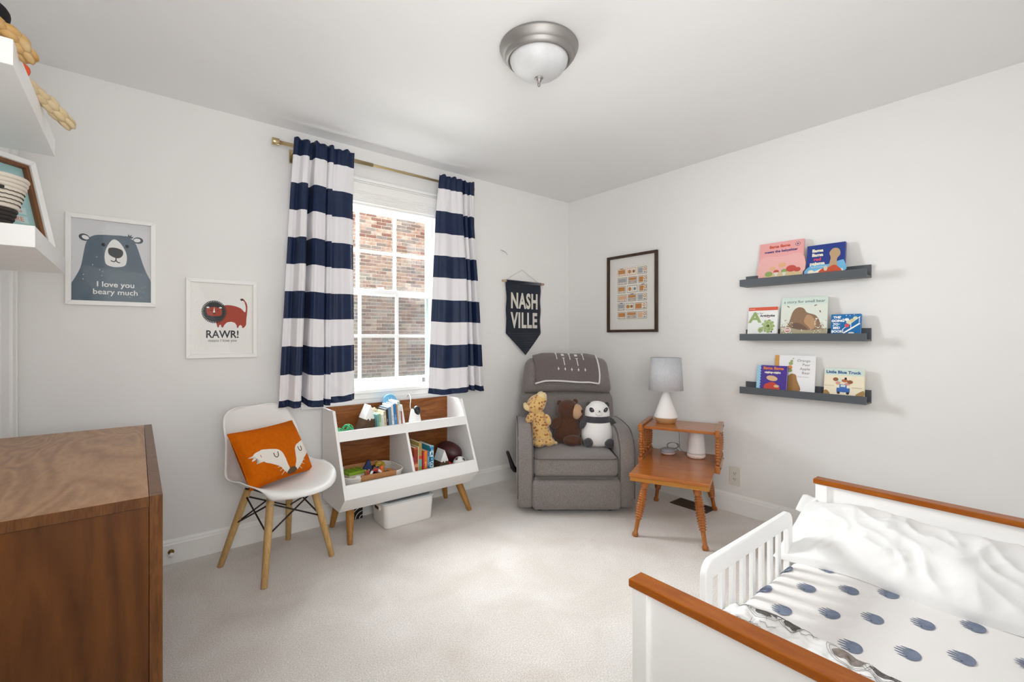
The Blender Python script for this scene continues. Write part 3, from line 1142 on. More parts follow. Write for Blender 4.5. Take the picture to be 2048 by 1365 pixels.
def loop(x, y0, y1, z, r):
    pts = []
    for (cx, cy, a0) in ((x - r, y0 + r, -90), (x - r, y1 - r, 0), (-x + r, y1 - r, 90), (-x + r, y0 + r, 180)):
        for k in range(5):
            a = R(a0 + 90 * k / 4)
            px, py = cx + r * math.cos(a), cy + r * math.sin(a)
            if py < -.3:
                py -= .012 * (1 - (px / x) ** 2)
            pts.append((OX + px, py, z))
    return pts


mb = MB().tube(loop(.284, -.373, .19, .369, .05), .0045, 6, closed=True).tube(loop(.284, -.373, .19, .249, .05), .0045, 6, closed=True)
mb.build('piping', PIPE, seat)
# back: lumbar cushion and headrest, both leaning
TB = T(OX, .155, .36, R(-13), 0, 0)


def taper(w0, w1, h):
    def f(p):
        t = (p.z + h) / (2 * h)
        k = w0 + (w1 - w0) * max(0, min(1, t))
        return Vector((p.x * k, p.y, p.z))
    return f


bk = MB().rbox((0, 0, .19), (.37, .1, .205), .06, 8, (0, .02, .0), M=TB, fn=taper(1.0, .975, .205)).build('backrest', TWEED, rc)
hd = MB().rbox((0, -.012, .515), (.362, .1, .148), .07, 8, (0, .026, .012), M=TB, fn=taper(1.0, .90, .148)).build('headrest', TWEED, rc)
mb = MB().tube([TB @ Vector((x, -.098 - .004 * math.cos(x * 4), .385 + .006 * math.cos(x * 9))) for x in [-.33 + .66 * k / 20 for k in range(21)]], .004, 6)
mb.build('seam', PIPE, bk)
MB().box((OX - .33, .13, .30), (OX + .33, .30, .40)).build('back_frame', TWEED, rc, bevel=.03)
# reclining lever
lv = MB().tube([(OX - .38, -.10, .215), (OX - .412, -.10, .222), (OX - .425, -.105, .24), (OX - .444, -.115, .30), (OX - .462, -.125, .352), (OX - .466, -.127, .362)], [.018, .02, .019, .0135, .0115, .008], 12)
lv.build('lever', BLACK, rc)
for x, y in ((-.24, -.28), (.24, -.28), (-.24, .28), (.24, .28)):
    MB().lathe([(.02, 0), (.022, .004), (.018, .018)], 14, M=T(OX + x, y, 0)).build('foot', BLACK, rc)

# ---------------------------------------------------------------- throw blanket over the headrest
def rw(x, y, z):
    c, s = math.cos(RCA), math.sin(RCA)
    return (RCX + c * x - s * y, RCY + s * x + c * y, z)


th = thing('throw_blanket', 'brown-grey throw blanket with white arrow pattern, draped over the top of the recliner', 'blanket', rw(0, .2, .92), RCA)
THM = mat('throw_knit', '645b5a', .9, col2='6c6362', nscale=90, bump=.3, bscale=500, sheen=.4)
THW = mat('throw_white', 'e2dedb', .9)
# path over the top in the back's own frame, then placed
path = [(-.168, .455), (-.160, .50), (-.152, .545), (-.143, .60), (-.122, .652), (-.078, .690), (-.02, .70), (.05, .695), (.10, .670), (.122, .61), (.126, .54)]


def throw(u, v, off=0.0):
    k = v * (len(path) - 1)
    i = min(int(k), len(path) - 2)
    t = k - i
    y = path[i][0] * (1 - t) + path[i + 1][0] * t
    z = path[i][1] * (1 - t) + path[i + 1][1] * t
    dy, dz = path[i + 1][0] - path[i][0], path[i + 1][1] - path[i][1]
    L = math.hypot(dy, dz)
    ny, nz = -dz / L, dy / L
    y += ny * off
    z += nz * off
    x = -.262 + u * .508 + .018 * (1 - v) * (.5 - u) + .008 * math.sin(v * 9)
    edge = abs(u - .5) * 2
    z += -.016 * max(0, edge - .7) / .3 + .006 * math.sin(u * 6) * (1 - v)
    y += .004 * math.sin(u * 11 + v * 3)
    p = TB @ Vector((x, y, z))
    return Vector((p.x - 0, p.y - .2, p.z - .92))


MB().grid(throw, 36, 30).build('cloth', THM, th, solid=.012)
mb = MB()
mb.tube([throw(u / 24, 0, .004) for u in range(25)], .0065, 8)
mb.tube([throw(1, v / 20, .004) for v in range(0, 16)], .0065, 8)
mb.build('white_border', THW, th)


def patch(mb, u0, u1, v0, v1, nn=4):
    mb.grid(lambda a, b: throw(u0 + (u1 - u0) * a, v0 + (v1 - v0) * b, .0078), 2, nn)


for k in range(5):
    uc = .36 + k * .105
    big = k % 2 == 1
    w = .023 if big else .014
    mb = MB()
    patch(mb, uc - w, uc + w, .38 if big else .46, .64)
    patch(mb, uc - .006, uc + .006, .27 if big else .36, .385 if big else .465)
    mb.build('arrow_motif', THW, th)
    mb = MB()
    patch(mb, uc - .012, uc + .012, .205, .222, 1)
    patch(mb, uc - .004, uc + .004, .188, .239, 1)
    mb.build('cross_motif', THW, th)

# ---------------------------------------------------------------- soft toys on the seat
SEATZ = .398
LEO = bpy.data.materials.new('spotted_plush')
LEO.use_nodes = True
_n = LEO.node_tree
_p = _n.nodes['Principled BSDF']
_p.inputs['Roughness'].default_value = .9
_p.inputs['Sheen Weight'].default_value = .6
_tc = _n.nodes.new('ShaderNodeTexCoord')
_vz = _n.nodes.new('ShaderNodeTexVoronoi')
_vz.inputs['Scale'].default_value = 47
_nz = _n.nodes.new('ShaderNodeTexNoise')
_nz.inputs['Scale'].default_value = 55
_ad = _n.nodes.new('ShaderNodeMixRGB')
_ad.inputs[0].default_value = .012
_rp = _n.nodes.new('ShaderNodeValToRGB')
_e = _rp.color_ramp.elements
_e[0].position, _e[0].color = .33, lin('a5602a')
_e[1].position, _e[1].color = .41, lin('dcb774')
_n.links.new(_tc.outputs['Object'], _ad.inputs[1])
_n.links.new(_nz.outputs['Color'], _ad.inputs[2])
_n.links.new(_ad.outputs[0], _vz.inputs['Vector'])
_n.links.new(_vz.outputs['Distance'], _rp.inputs[0])
_n.links.new(_rp.outputs[0], _p.inputs['Base Color'])
CREAM = mat('cream_plush', 'e3cd9a', .95, bump=.3, bscale=300, sheen=.5)
BROWN = mat('brown_plush', '47291a', .95, col2='54311f', nscale=60, bump=.4, bscale=300, sheen=.25)
TAN = mat('tan_plush', 'c09a76', .9, bump=.2, bscale=300, sheen=.3)
PWHITE = mat('white_plush', 'f0eeec', .9, bump=.2, bscale=300, sheen=.4)
PGRY = mat('charcoal_plush', '38373c', .9, col2='45444a', nscale=50, bump=.3, bscale=300, sheen=.4)
THREAD = mat('dark_thread', '1c1a1a', .5)


def plush(label, name, x, y):
    return thing(name, label, 'soft toy', rw(x, y, SEATZ), RCA)


# spotted cat looking up
p = plush('spotted yellow leopard soft toy on the recliner, nose in the air', 'leopard_toy', -.232, -.075)
mb = MB().ell((-.004, .0, .115), (.070, .064, .12)).ell((.006, .0, .06), (.082, .07, .07)).ell((-.012, 0, .19), (.057, .052, .06))
mb.ell((-.032, .0, .293), (.067, .068, .078), rot=(0, R(38), 0)).ell((.0, -.002, .33), (.048, .05, .05), rot=(0, R(30), 0))
mb.build('body', LEO, p, remesh=.006)
MB().ell((.008, -.004, .352), (.039, .042, .038), rot=(0, R(25), 0)).build('muzzle', CREAM, p)
MB().ell((.022, -.008, .386), (.009, .011, .005)).build('nose', THREAD, p)
for y in (-.05, .05):
    MB().ell((-.102, y * .75 - .005, .278), (.02, .014, .028), rot=(0, R(-40), 0)).build('ear', CREAM, p)
for s in (-1, 1):
    MB().ell((.035, s * .056, .325), (.004, .003, .004)).build('eye', THREAD, p)
MB().ell((-.078, -.03, .2), (.026, .028, .046), rot=(0, R(28), 0)).build('arm', LEO, p)
MB().ell((.05, -.045, .19), (.022, .026, .042), rot=(0, R(-20), 0)).build('arm', LEO, p)
MB().ell((-.016, -.075, .030), (.047, .05, .031)).build('leg', LEO, p)
MB().ell((.055, -.055, .034), (.045, .045, .034)).build('leg', LEO, p)
MB().tube([(.06, .02, .02), (.095, -.005, .018), (.118, -.03, .016)], [.014, .014, .01], 10).build('tail', CREAM, p)

# brown bear
p = plush('dark brown bear soft toy with tan muzzle, sitting between leopard and panda', 'bear_toy', -.032, -.055)
mb = MB().ell((.004, 0, .10), (.098, .085, .105)).ell((0, 0, .165), (.08, .072, .07)).ell((.004, -.002, .25), (.083, .079, .080)).ell((-.045, .01, .06), (.06, .07, .06))
mb.build('body', BROWN, p, remesh=.0065)
MB().ell((.063, -.036, .243), (.042, .05, .055), rot=(0, 0, R(-30))).build('muzzle', TAN, p)
MB().ell((.099, -.060, .249), (.010, .011, .0115)).build('nose', THREAD, p)
MB().tube([(.098, -.066, .234), (.095, -.073, .220), (.086, -.080, .214)], .0013, 6).build('mouth', THREAD, p)
for x, z in ((-.058, .302), (.058, .312)):
    MB().ell((x, .0, z), (.02, .012, .02)).build('ear', BROWN, p)
for x, y in ((.035, -.072), (.078, -.018)):
    MB().ell((x, y, .283), .0055).build('eye', THREAD, p)
MB().ell((-.082, -.03, .165), (.032, .034, .05), rot=(0, R(32), 0)).build('arm', BROWN, p)
MB().ell((.098, -.035, .195), (.024, .028, .042), rot=(0, R(-55), 0)).build('arm', BROWN, p)
MB().ell((.026, -.075, .042), (.066, .055, .042)).build('leg', BROWN, p)
MB().ell((.078, -.085, .038), (.016, .036, .032)).build('sole', BROWN, p)
MB().ell((-.088, .03, .025), (.024, .024, .022)).build('tail', TAN, p)

# panda
p = plush('white panda soft toy with charcoal limbs, sitting on the recliner', 'panda_toy', .182, -.082)
PP = [(0, .002), (.085, .0), (.104, .018), (.115, .05), (.1175, .085), (.111, .125), (.099, .158), (.0925, .185), (.0905, .21), (.0905, .235), (.086, .262), (.073, .289), (.05, .309), (.024, .318), (0, .320)]
SM = []
for k in range(len(PP) - 1):
    for j in range(3):
        t = j / 3
        SM.append((PP[k][0] * (1 - t) + PP[k + 1][0] * t, PP[k][1] * (1 - t) + PP[k + 1][1] * t))
SM.append(PP[-1])
MB().lathe(SM, 36, sy=.84).build('body', PWHITE, p, sub=1)
MB().lathe([(.0935, .170), (.0955, .173), (.0945, .192), (.0935, .212), (.0905, .215)], 36, sy=.845, cap=False).build('chest_band', PGRY, p, solid=.003)
for x, z in ((-.062, .296), (.07, .292)):
    MB().ell((x, .0, z), (.021, .012, .021)).build('ear', PGRY, p)
for s in (-1, 1):
    e = MB().ell((s * .050, -.062, .262), (.017, .006, .023), rot=(R(20), R(s * 22), R(s * 32))).build('eye_patch', PGRY, p)
    MB().ell((s * .047, -.0685, .268), (.004, .003, .004)).build('eye_glint', PWHITE, e)
MB().ell((0, -.072, .243), (.028, .018, .022)).build('snout', PWHITE, p)
MB().ell((.0, -.088, .258), (.006, .004, .0042)).build('nose', THREAD, p)
MB().tube([(-.013, -.0865, .251), (-.006, -.0895, .2475), (0, -.0895, .252), (.006, -.0895, .2475), (.013, -.0865, .251)], .0011, 6).build('mouth', THREAD, p)
MB().ell((-.104, -.03, .168), (.024, .028, .05), rot=(0, R(22), 0)).build('arm', PGRY, p)
MB().ell((.108, -.02, .165), (.024, .028, .05), rot=(0, R(-38), 0)).build('arm', PGRY, p)
MB().ell((-.078, -.085, .034), (.034, .036, .034)).build('foot', PGRY, p)
MB().ell((.076, -.088, .031), (.040, .036, .031), rot=(0, R(-18), 0)).build('foot', PGRY, p)

# ================================================================ SIDE TABLE
STX, STY, STA = -.452, -1.387, R(-67)
MAPLE = wood('maple_stain', '96501a', 'a96022', 'b56c2a', (1, 5, 5), 3, .26, coat=.35, fine=.1)
MAPLEX = wood('maple_turned', '95501a', 'a96222', 'ba742e', (6, 6, 1), 6, .3, coat=.4, fine=.3)
MAPLEE = wood('maple_edge', 'a86a22', 'b87a2c', 'c4883a', (1, 9, 9), 6, .4, fine=.4)
st = thing('side_table', 'two-tier maple side table with ring-turned legs and spindles, beside the recliner', 'side table', (STX, STY, 0), STA)
MB().box((-.212, -.39, .366), (.228, .31, .386)).build('tabletop', MAPLE, st, bevel=.004, seg=3)
MB().box((-.207, -.382, .340), (.222, .30, .3655)).build('apron', MAPLEE, st, bevel=.003)


def turned(mb, p0, p1, r=.019, rings=11):
    """ring-turned leg from p0 (top) to p1 (bottom)"""
    p0, p1 = Vector(p0), Vector(p1)
    L = (p1 - p0).length
    q = (p1 - p0).to_track_quat('Z', 'Y').to_matrix().to_4x4()
    prof = [(0, 0), (r * .95, 0), (r * 1.15, L * .10), (r * 1.05, L * .17), (r * .72, L * .19), (r * .8, L * .20)]
    a, b = L * .21, L * .70
    for k in range(rings * 4 + 1):
        t = k / (rings * 4)
        env = r * (.86 + .38 * math.sin(PI * (.15 + .8 * t)))
        prof.append((env + r * .19 * math.cos(k * PI / 2) - r * .10, a + (b - a) * t))
    prof += [(r * .68, L * .715), (r * .62, L * .74), (r * .58, L * .82), (r * .56, L * .92), (r * .8, L * .945), (r * .88, L * .965), (r * .8, L), (0, L)]
    mb.lathe(prof, 18, M=Matrix.Translation(p0) @ q)


for x, fx, y, fy in ((-.135, -.19, -.275, -.335), (.145, .2, -.275, -.335), (-.135, -.19, .235, .335), (.145, .2, .235, .335)):
    mb = MB()
    turned(mb, (x, y, .345), (fx, fy, 0), .021, 12)
    mb.build('leg', MAPLEX, st, recalc=True)
MB().box((-.205, -.02, .583), (.225, .30, .600)).build('upper_shelf', MAPLE, st, bevel=.003)
for s, x in ((-1, -.222), (1, .241)):
    side = MB().box((x - .015, -.045, .572), (x + .015, .315, .614)).build('end_board', MAPLEX, st, bevel=.004, seg=3)
    MB().box((x - .015, -.045, .352), (x + .015, .315, .398)).build('end_board', MAPLEX, st, bevel=.004, seg=3)
    for y in (-.02, .055, .135, .215, .29):
        mb = MB()
        prof = [(0, .397), (.011, .397), (.0135, .41), (.007, .419), (.0095, .425)]
        for k in range(29):
            t = k / 28
            prof.append((.0125 + .0028 * math.sin(PI * t) + .0028 * math.cos(k * PI / 2), .43 + .115 * t))
        prof += [(.0095, .55), (.007, .555), (.0135, .564), (.011, .574), (0, .574)]
        mb.lathe(prof, 14, M=T(x, y, 0)).build('spindle', MAPLEX, st, recalc=True)
    if s > 0:
        for y in (.0, .27):
            for z in (.593, .375):
                MB().ell((x + .0155, y, z), (.003, .006, .006), nu=10, nv=6).build('screw_plug', mat('dark_plug', '3a2410', .4), st)


def sw(x, y, z):
    c, s = math.cos(STA), math.sin(STA)
    return (STX + c * x - s * y, STY + s * x + c * y, z)


# table lamp
lp = thing('table_lamp', 'table lamp with grey drum shade and white cone base on the side table', 'lamp', sw(-.098, .185, .600), STA)
PINE = wood('pine_base', 'bd8f5e', 'cda274', 'd9b187', (1, 1, 7), 12, .5, fine=.3)
MB().lathe([(0, 0), (.058, 0), (.060, .002), (.0755, .033), (.0755, .036), (0, .036)], 40).build('wooden_base', PINE, lp, recalc=True)
MB().lathe([(0, .036), (.0765, .036), (.077, .040), (.0755, .047), (.026, .186), (.022, .202), (.019, .216), (.0185, .226), (0, .226)], 48).build('cone_body', mat('white_ceramic', 'f3f2f0', .55), lp, recalc=True)
MB().tube([(0, 0, .22), (0, 0, .335)], .006, 10).build('stem', NICKEL, lp)
MB().lathe([(0, .26), (.012, .26), (.012, .32), (0, .33)], 14).build('socket', WHITEP, lp)
LINEN = mat('grey_linen', 'b9babe', .9, col2='c6c7cb', nscale=190, nmap=(1, 1, .3), bump=.3, bscale=500)
MB().lathe([(.1125, .222), (.0995, .443)], 64, cap=False).build('shade', LINEN, lp, solid=.003)
mb = MB()
mb.tube([(.1123 * math.cos(2 * PI * k / 40), .1123 * math.sin(2 * PI * k / 40), .223) for k in range(40)], .0022, 6, closed=True)
mb.tube([(.0992 * math.cos(2 * PI * k / 40), .0992 * math.sin(2 * PI * k / 40), .442) for k in range(40)], .0022, 6, closed=True)
mb.build('shade_rim', LINEN, lp)
mb = MB()
for k in range(3):
    a = k * 2 * PI / 3 + .4
    mb.tube([(0, 0, .335), (.05 * math.cos(a), .05 * math.sin(a), .42), (.099 * math.cos(a), .099 * math.sin(a), .433)], .0018, 6)
mb.build('spider', NICKEL, lp)

# night light and round speaker
ng = thing('night_light', 'white tapered night light standing on the lower tier of the side table', 'night light', sw(.098, .175, .386), STA)
MB().lathe([(0, 0), (.05, 0), (.0565, .006), (.058, .014), (.0575, .028)], 40).build('base', mat('warm_white_plastic', 'efe4de', .5), ng, recalc=True)
MB().lathe([(.0572, .028), (.057, .04), (.052, .10), (.0455, .16), (.0445, .17), (.041, .1745), (0, .1755)], 40).build('diffuser', mat('frosted_plastic', 'efeff0', .45), ng, recalc=True)
mb = MB()
for k, w in enumerate((.006, .004, .006)):
    mb.ell((-.006 + k * .011, -.0575, .013), (w * .55, .0012, .0045), nu=10, nv=6)
mb.build('touch_icons', mat('rose_icon', 'e6b9aa', .6), ng)
pk = thing('smart_speaker', 'small round pale grey speaker lying on the lower tier of the side table', 'speaker', sw(-.082, .175, .386), STA)
MB().lathe([(0, 0), (.038, 0), (.046, .008), (.049, .018)], 36).build('base', mat('rose_grey_plastic', 'cbbcb6', .5), pk, recalc=True)
MB().lathe([(.049, .018), (.0485, .026), (.043, .035), (.03, .0405), (.0, .042)], 36).build('fabric_top', mat('speaker_fabric', '9d9da3', .9, col2='a9a9af', nscale=300, bump=.3, bscale=700), pk, recalc=True)
mb = MB()
c0 = []
for k in range(90):
    t = k / 89
    a = t * 4.2 * 2 * PI
    c0.append((.012 + .036 * math.cos(a) + .012 * t, .09 + .014 * math.sin(a), .028 + .020 * math.sin(a * .5 + 1) + .012 * math.sin(a)))
c0 += [(.08, .08, .014), (.10, .07, .006), (.125, .08, .004), (.12, .1, .004)]
mb.tube(c0, .0019, 6)
mb.tube([(.062, .1, .03), (.058, .115, .08), (.055, .125, .14), (.05, .13, .195)], .0017, 6)
mb.build('power_cord', mat('grey_cord', '77777a', .6), pk)

# ================================================================ TOY STORAGE UNIT
TX0, TX1 = -2.235, -1.325
tu = thing('toy_storage_unit', 'white slant-front toy storage unit with walnut back and tapered wooden legs, under the window', 'toy storage', (TX0, 0, 0))
W = TX1 - TX0
WAL = wood('walnut_back', '6e3d16', '874e20', '9b6230', (1.2, 9, 9), 3, .42, fine=.25, dist=1.6)
OAKL = wood('oak_leg', '96662f', 'ab7a3c', 'bd8b4a', (8, 8, 1), 6, .45, fine=.3)
YZ = Matrix(((0, 0, 1, 0), (1, 0, 0, 0), (0, 1, 0, 0), (0, 0, 0, 1)))     # polygon (y, z) pushed along x
side = [(-.03, .745), (-.225, .745), (-.430, .272), (-.335, .178), (-.03, .178)]
th_ = .016
for x0 in (0, W - th_):
    MB().prism(side, x0, x0 + th_, M=YZ).build('side_panel', WHITE, tu, bevel=.0015, recalc=True)


def slope(z):          # y of the slanted front at height z
    return -.225 - (.745 - z) * (.205 / .473)


MB().box((th_, -.042, .19), (W - th_, -.032, .745)).build('back_panel', WAL, tu)
# tier boards
MB().box((th_, slope(.585) + .012, .575), (W - th_, -.042, .589)).build('shelf_board', WHITE, tu, bevel=.001)
MB().box((th_, -.40, .258), (W - th_, -.042, .272)).build('shelf_board', WHITE, tu, bevel=.001)


def lip(z0, z1, name):
    a, b = slope(z0), slope(z1)
    MB().prism([(a, z0), (b, z1), (b + .014, z1), (a + .014, z0)], th_, W - th_, M=YZ).build(name, WHITE, tu, bevel=.001, recalc=True)


lip(.573, .628, 'front_lip')
lip(.272, .344, 'front_lip')
# lower front, slanting inwards, and bottom
MB().prism([(-.430, .272), (-.416, .272), (-.328, .190), (-.335, .178)], th_, W - th_, M=YZ).build('lower_front', WHITE, tu, bevel=.001, recalc=True)
MB().box((th_, -.335, .178), (W - th_, -.03, .192)).build('bottom_board', WHITE, tu)
DX = .447
MB().prism([(-.042, .589), (slope(.573) + .012, .573), (slope(.31) + .012, .31), (-.38, .272), (-.042, .272)], DX - .008, DX + .008, M=YZ).build('divider', WHITE, tu, bevel=.001, recalc=True)
for x, fx, y, fy in ((.08, .045, -.29, -.388), (.08, .045, -.09, -.072), (W - .08, W - .045, -.29, -.388), (W - .08, W - .045, -.09, -.072)):
    p0, p1 = Vector((x, y, .185)), Vector((fx, fy, 0))
    q = (p1 - p0).to_track_quat('Z', 'Y').to_matrix().to_4x4()
    L = (p1 - p0).length
    pr = MB().lathe([(0, 0), (.024, 0), (.0235, L * .3), (.0145, L - .002), (.0135, L), (0, L)], 20, M=Matrix.Translation(p0) @ q)
    pr.build('leg', OAKL, tu, recalc=True)
for x in (th_, W - th_ - .012):
    MB().box((x, -.26, .565), (x + .012, -.22, .575)).build('shelf_bracket', WHITEP, tu, bevel=.002)


def tuw(x):
    return TX0 + x


# ---------------------------------------------------------------- upright books
def upright(label, x, y, z, t, h, d, col, spine=None, text=None, tcol='ffffff', lean=0.0, group=None, tsize=None, vert=False, extra=None):
    """spine faces the room (-y); x is the left foot of the spine"""
    root = thing('book', label, 'book', (x, y, z), (0, lean, 0), group)
    cm = mat('cover_' + col, col, .45)
    c = .0016 if t > .007 else .0009
    MB().box((0, 0, 0), (c, d, h)).box((t - c, 0, 0), (t, d, h)).box((c, 0, 0), (t - c, c, h)).build('cover', cm, root, bevel=.0005)
    MB().box((c, c, .002), (t - c, d - .003, h - .003)).build('pages', PAGES, root)
    mb = MB()
    ms = []
    if extra:
        for (z0, z1, ec) in extra:
            ms.append(mat('spine_' + ec, ec, .5))
            mb.rect(.0002, z0 * h, t - .0002, z1 * h, .0003, len(ms) - 1)
    if text:
        ms.append(mat('ink_' + tcol, tcol, .5))
        sz = tsize or t * .62
        if vert:
            n = len(text)
            for i, ch in enumerate(text):
                mb.text(ch, sz, t / 2, h * (.9 - .8 * i / max(1, n - 1)), .0006, len(ms) - 1, bold=sz * .03)
        else:
            mb.text(text, sz, t / 2, h * .5, .0006, len(ms) - 1, rot=R(-90))
    if ms:
        mb.build('spine_print', ms, root)
    return root


UZ = .589
LB = 'books along the top tier of the toy storage unit'
ub = [  # x, thickness, height, colour, label
    (-1.970, .012, .115, '6fa9a5', 'thin teal book, leftmost in the row on the top tier', [(0, .3, '8fc19a')], None),
    (-1.957, .014, .118, '8fb88a', 'thin green book, second from the left on the top tier', [(.3, .55, 'b8d3ae')], None),
    (-1.942, .016, .112, 'ecebe6', 'white book between the green and the cream book on the top tier', None, ('to dream of you', '5a5a66')),
    (-1.925, .015, .130, 'd9cfae', 'cream book left of the black book on the top tier', [(.8, 1, 'b7a98a')], ('good night', '3a3a3a')),
    (-1.909, .014, .142, '24242c', 'black book with a red foot to its spine on the top tier', [(0, .12, 'c8343a')], ('pout', 'e8e8e8')),
    (-1.894, .020, .152, '7193ad', 'thick grey-blue book right of the black book on the top tier', None, None),
    (-1.873, .014, .165, 'e9e8e8', 'white book with a pale blue edge between two blue books on the top tier', [(.0, .25, 'a9c3dd')], ('little one', '44506a')),
    (-1.858, .020, .170, '2f76b4', 'bright blue book on the top tier', [(.15, .5, '4a90cc')], ('stories', 'cfe3f5')),
    (-1.837, .008, .168, 'cc9657', 'very thin orange-tan book beside the bright blue book', None, None),
    (-1.828, .017, .185, 'e4e6e8', 'tall white book with purple lettering on the top tier', [(.86, 1, 'a9cdb9'), (0, .1, '7cb3d8')], ('MIND POTTY', '6a3a7c')),
    (-1.810, .009, .118, 'a8574c', 'small red-brown book at the right end of the top tier row', None, None)]
for k, (x, t, h, c, lb, ex, tx) in enumerate(ub):
    upright(lb, x, -.262, UZ, t, h, .135 if h > .14 else .115, c, lean=R(-4.5), group=LB, extra=ex, text=tx[0] if tx else None, tcol=tx[1] if tx else 'ffffff')

# ---------------------------------------------------------------- mountain bookends
MTB = wood('bookend_brown', '55402f', '654c39', '735843', (5, 1, 5), 6, .6, fine=.2)


def bookend(label, x, y, z, w, h, d, apex, flip=False, zig=1):
    root = thing('mountain_bookend', label, 'bookend', (x, y, z), 0, 'mountain bookends in the toy storage unit')
    XZ = Matrix(((1, 0, 0, 0), (0, 0, 1, 0), (0, 1, 0, 0), (0, 0, 0, 1)))
    cut = .52
    # brown foot: trapezium below the snow line
    L0, L1 = apex * cut, 1 - (1 - apex) * cut
    brown = [(0, 0), (w, 0), (w * L1, h * cut), (w * L0, h * cut)]
    MB().prism(brown, 0, d, M=XZ).build('rock', MTB, root, bevel=.002, recalc=True)
    e = .0012
    # snow cap: a shell a little proud of the rock, with a jagged lower edge
    zz = [(w * L0 - e, h * cut), (w * (L0 + (L1 - L0) * .2), h * (cut - .035)), (w * (L0 + (L1 - L0) * .38), h * (cut + .015)), (w * (L0 + (L1 - L0) * .52), h * (cut - .085)),
          (w * (L0 + (L1 - L0) * .68), h * (cut + .01)), (w * (L0 + (L1 - L0) * .85), h * (cut - .03)), (w * L1 + e, h * cut)]
    snow = zz + [(w * apex, h + e * 2)]
    MB().prism(snow, -e, d + e, M=XZ).build('snow_cap', WHITE, root, recalc=True)
    return root


bookend('brown mountain bookend with white snow cap, at the left of the top tier books', -2.079, -.225, UZ, .124, .168, .10, .62)
bk2 = thing('white_bookend', 'plain white slanted bookend at the right end of the top tier books', 'bookend', (-1.802, -.262, UZ))
MB().hexa([(.0, 0, 0), (.022, 0, 0), (.022, .10, 0), (0, .10, 0)], [(-.012, 0, .158), (-.006, 0, .160), (-.006, .10, .160), (-.012, .10, .158)]).build('panel', WHITE, bk2, bevel=.0015)
bookend('smaller mountain bookend with white snow cap, on the lower tier beside the football', -1.588, -.318, .272, .12, .150, .09, .5)

# ---------------------------------------------------------------- things on the top tier
SPO = mat('cream_fleece', 'e7d9bd', .95, bump=.6, bscale=160, sheen=.5)
mb = MB()
rr = random.Random(2)
for k in range(40):
    a, b = rr.uniform(0, 2 * PI), rr.uniform(-1, 1)
    s = math.sqrt(1 - b * b)
    mb.ell((.037 * s * math.cos(a), .03 * s * math.sin(a), .04 + .034 * b), rr.uniform(.009, .014), nu=10, nv=7)
mb.ell((0, 0, .042), (.038, .032, .037))
o = mb.build('fleece_ball', SPO, loc=(-1.945, -.10, UZ), label='fluffy cream ball behind the books on the top tier', cat='soft toy')
o.location.z = UZ + .055
MB().ell((0, 0, -.03), (.035, .03, .026)).build('body', SPO, o)
dsc = thing('blue_disc_toy', 'light blue round disc toy standing behind the books on the top tier', 'toy', (-1.822, -.11, UZ + .115), (R(-8), 0, 0))
SKY = mat('sky_blue', '62b3e2', .4, col2='7cc4ec', nscale=20)
MB().lathe([(0, -.006), (.046, -.006), (.05, -.003), (.05, .003), (.046, .006), (0, .006)], 40, M=T(0, 0, .05, R(90), 0, 0)).build('disc', SKY, dsc, recalc=True)
MB().box((-.03, -.012, -.115), (.03, .012, .02)).build('stand', SKY, dsc, bevel=.004)
mb = MB()
mb.stroke(smooth_poly([(-.02, .05), (-.012, .062), (-.002, .05), (.008, .062), (.018, .05)], 4, False), .004, .0068)
mb.disc(-.012, .074, .004, .004, .0068)
mb.disc(.012, .074, .004, .004, .0068)
mb.build('relief', mat('pale_blue', 'bfe2f5', .5), dsc)

# green hole balls joined by a grey link: a teething rattle
GRN = mat('green_rubber', '3fae72', .45)
rt = thing('green_rattle', 'green open-work ball rattle at the left end of the top tier', 'toy', (-2.155, -.215, UZ))


def holeball(cx, r, z):
    mb = MB()
    ax = [Vector(v).normalized() for v in ((1, 1, 1), (-1, 1, 1), (1, -1, 1), (1, 1, -1), (-1, -1, 1), (-1, 1, -1), (1, -1, -1), (-1, -1, -1), (0, -1, .1), (0, 1, 0), (1, 0, 0), (-1, 0, 0))]
    for a in ax:
        u = a.orthogonal().normalized()
        w = a.cross(u)
        mb.tube([Vector((cx, 0, z)) + (a * .83 + (u * math.cos(t) + w * math.sin(t)) * .52) * r for t in [2 * PI * k / 18 for k in range(18)]], r * .11, 6, closed=True)
    return mb


holeball(.012, .032, .036).build('open_ball', GRN, rt)
holeball(-.042, .024, .027).build('open_ball', mat('green_rubber_light', '58c98a', .45), rt)
MB().tube([(-.02, -.005, .03), (-.01, -.012, .026), (0, -.005, .03)], .01, 8).build('link', mat('grey_rubber', '9aa0a4', .5), rt)

cm = thing('baby_monitor', 'white baby monitor camera with black lens and cord on the top tier', 'camera', (-1.687, -.20, UZ))
cy = [(0, 0), (.046, 0), (.047, .004), (.044, .02), (.039, .05), (.033, .085), (.029, .105)]
MB().lathe(cy, 32, sy=.9, cap=False).ell((-.0, 0, .105), (.029, .026, .012)).build('housing', WHITEP, cm, sub=1)
MB().ell((.008, -.010, .102), (.026, .030, .034)).build('camera_head', BLACK, cm)
MB().lathe([(0, 0), (.010, 0), (.010, .003), (.007, .004), (0, .002)], 20, M=T(.010, -.038, .098, R(95), 0, 0)).build('lens', mat('lens_glass', '0a0a10', .08, coat=1), cm, recalc=True)
MB().tube([(-.02, .01, .105), (-.024, .02, .125), (-.016, .035, .145), (.0, .06, .165), (.012, .09, .19), (.016, .12, .20), (.018, .145, .18)], .0024, 8).build('cord', WHITEP, cm)

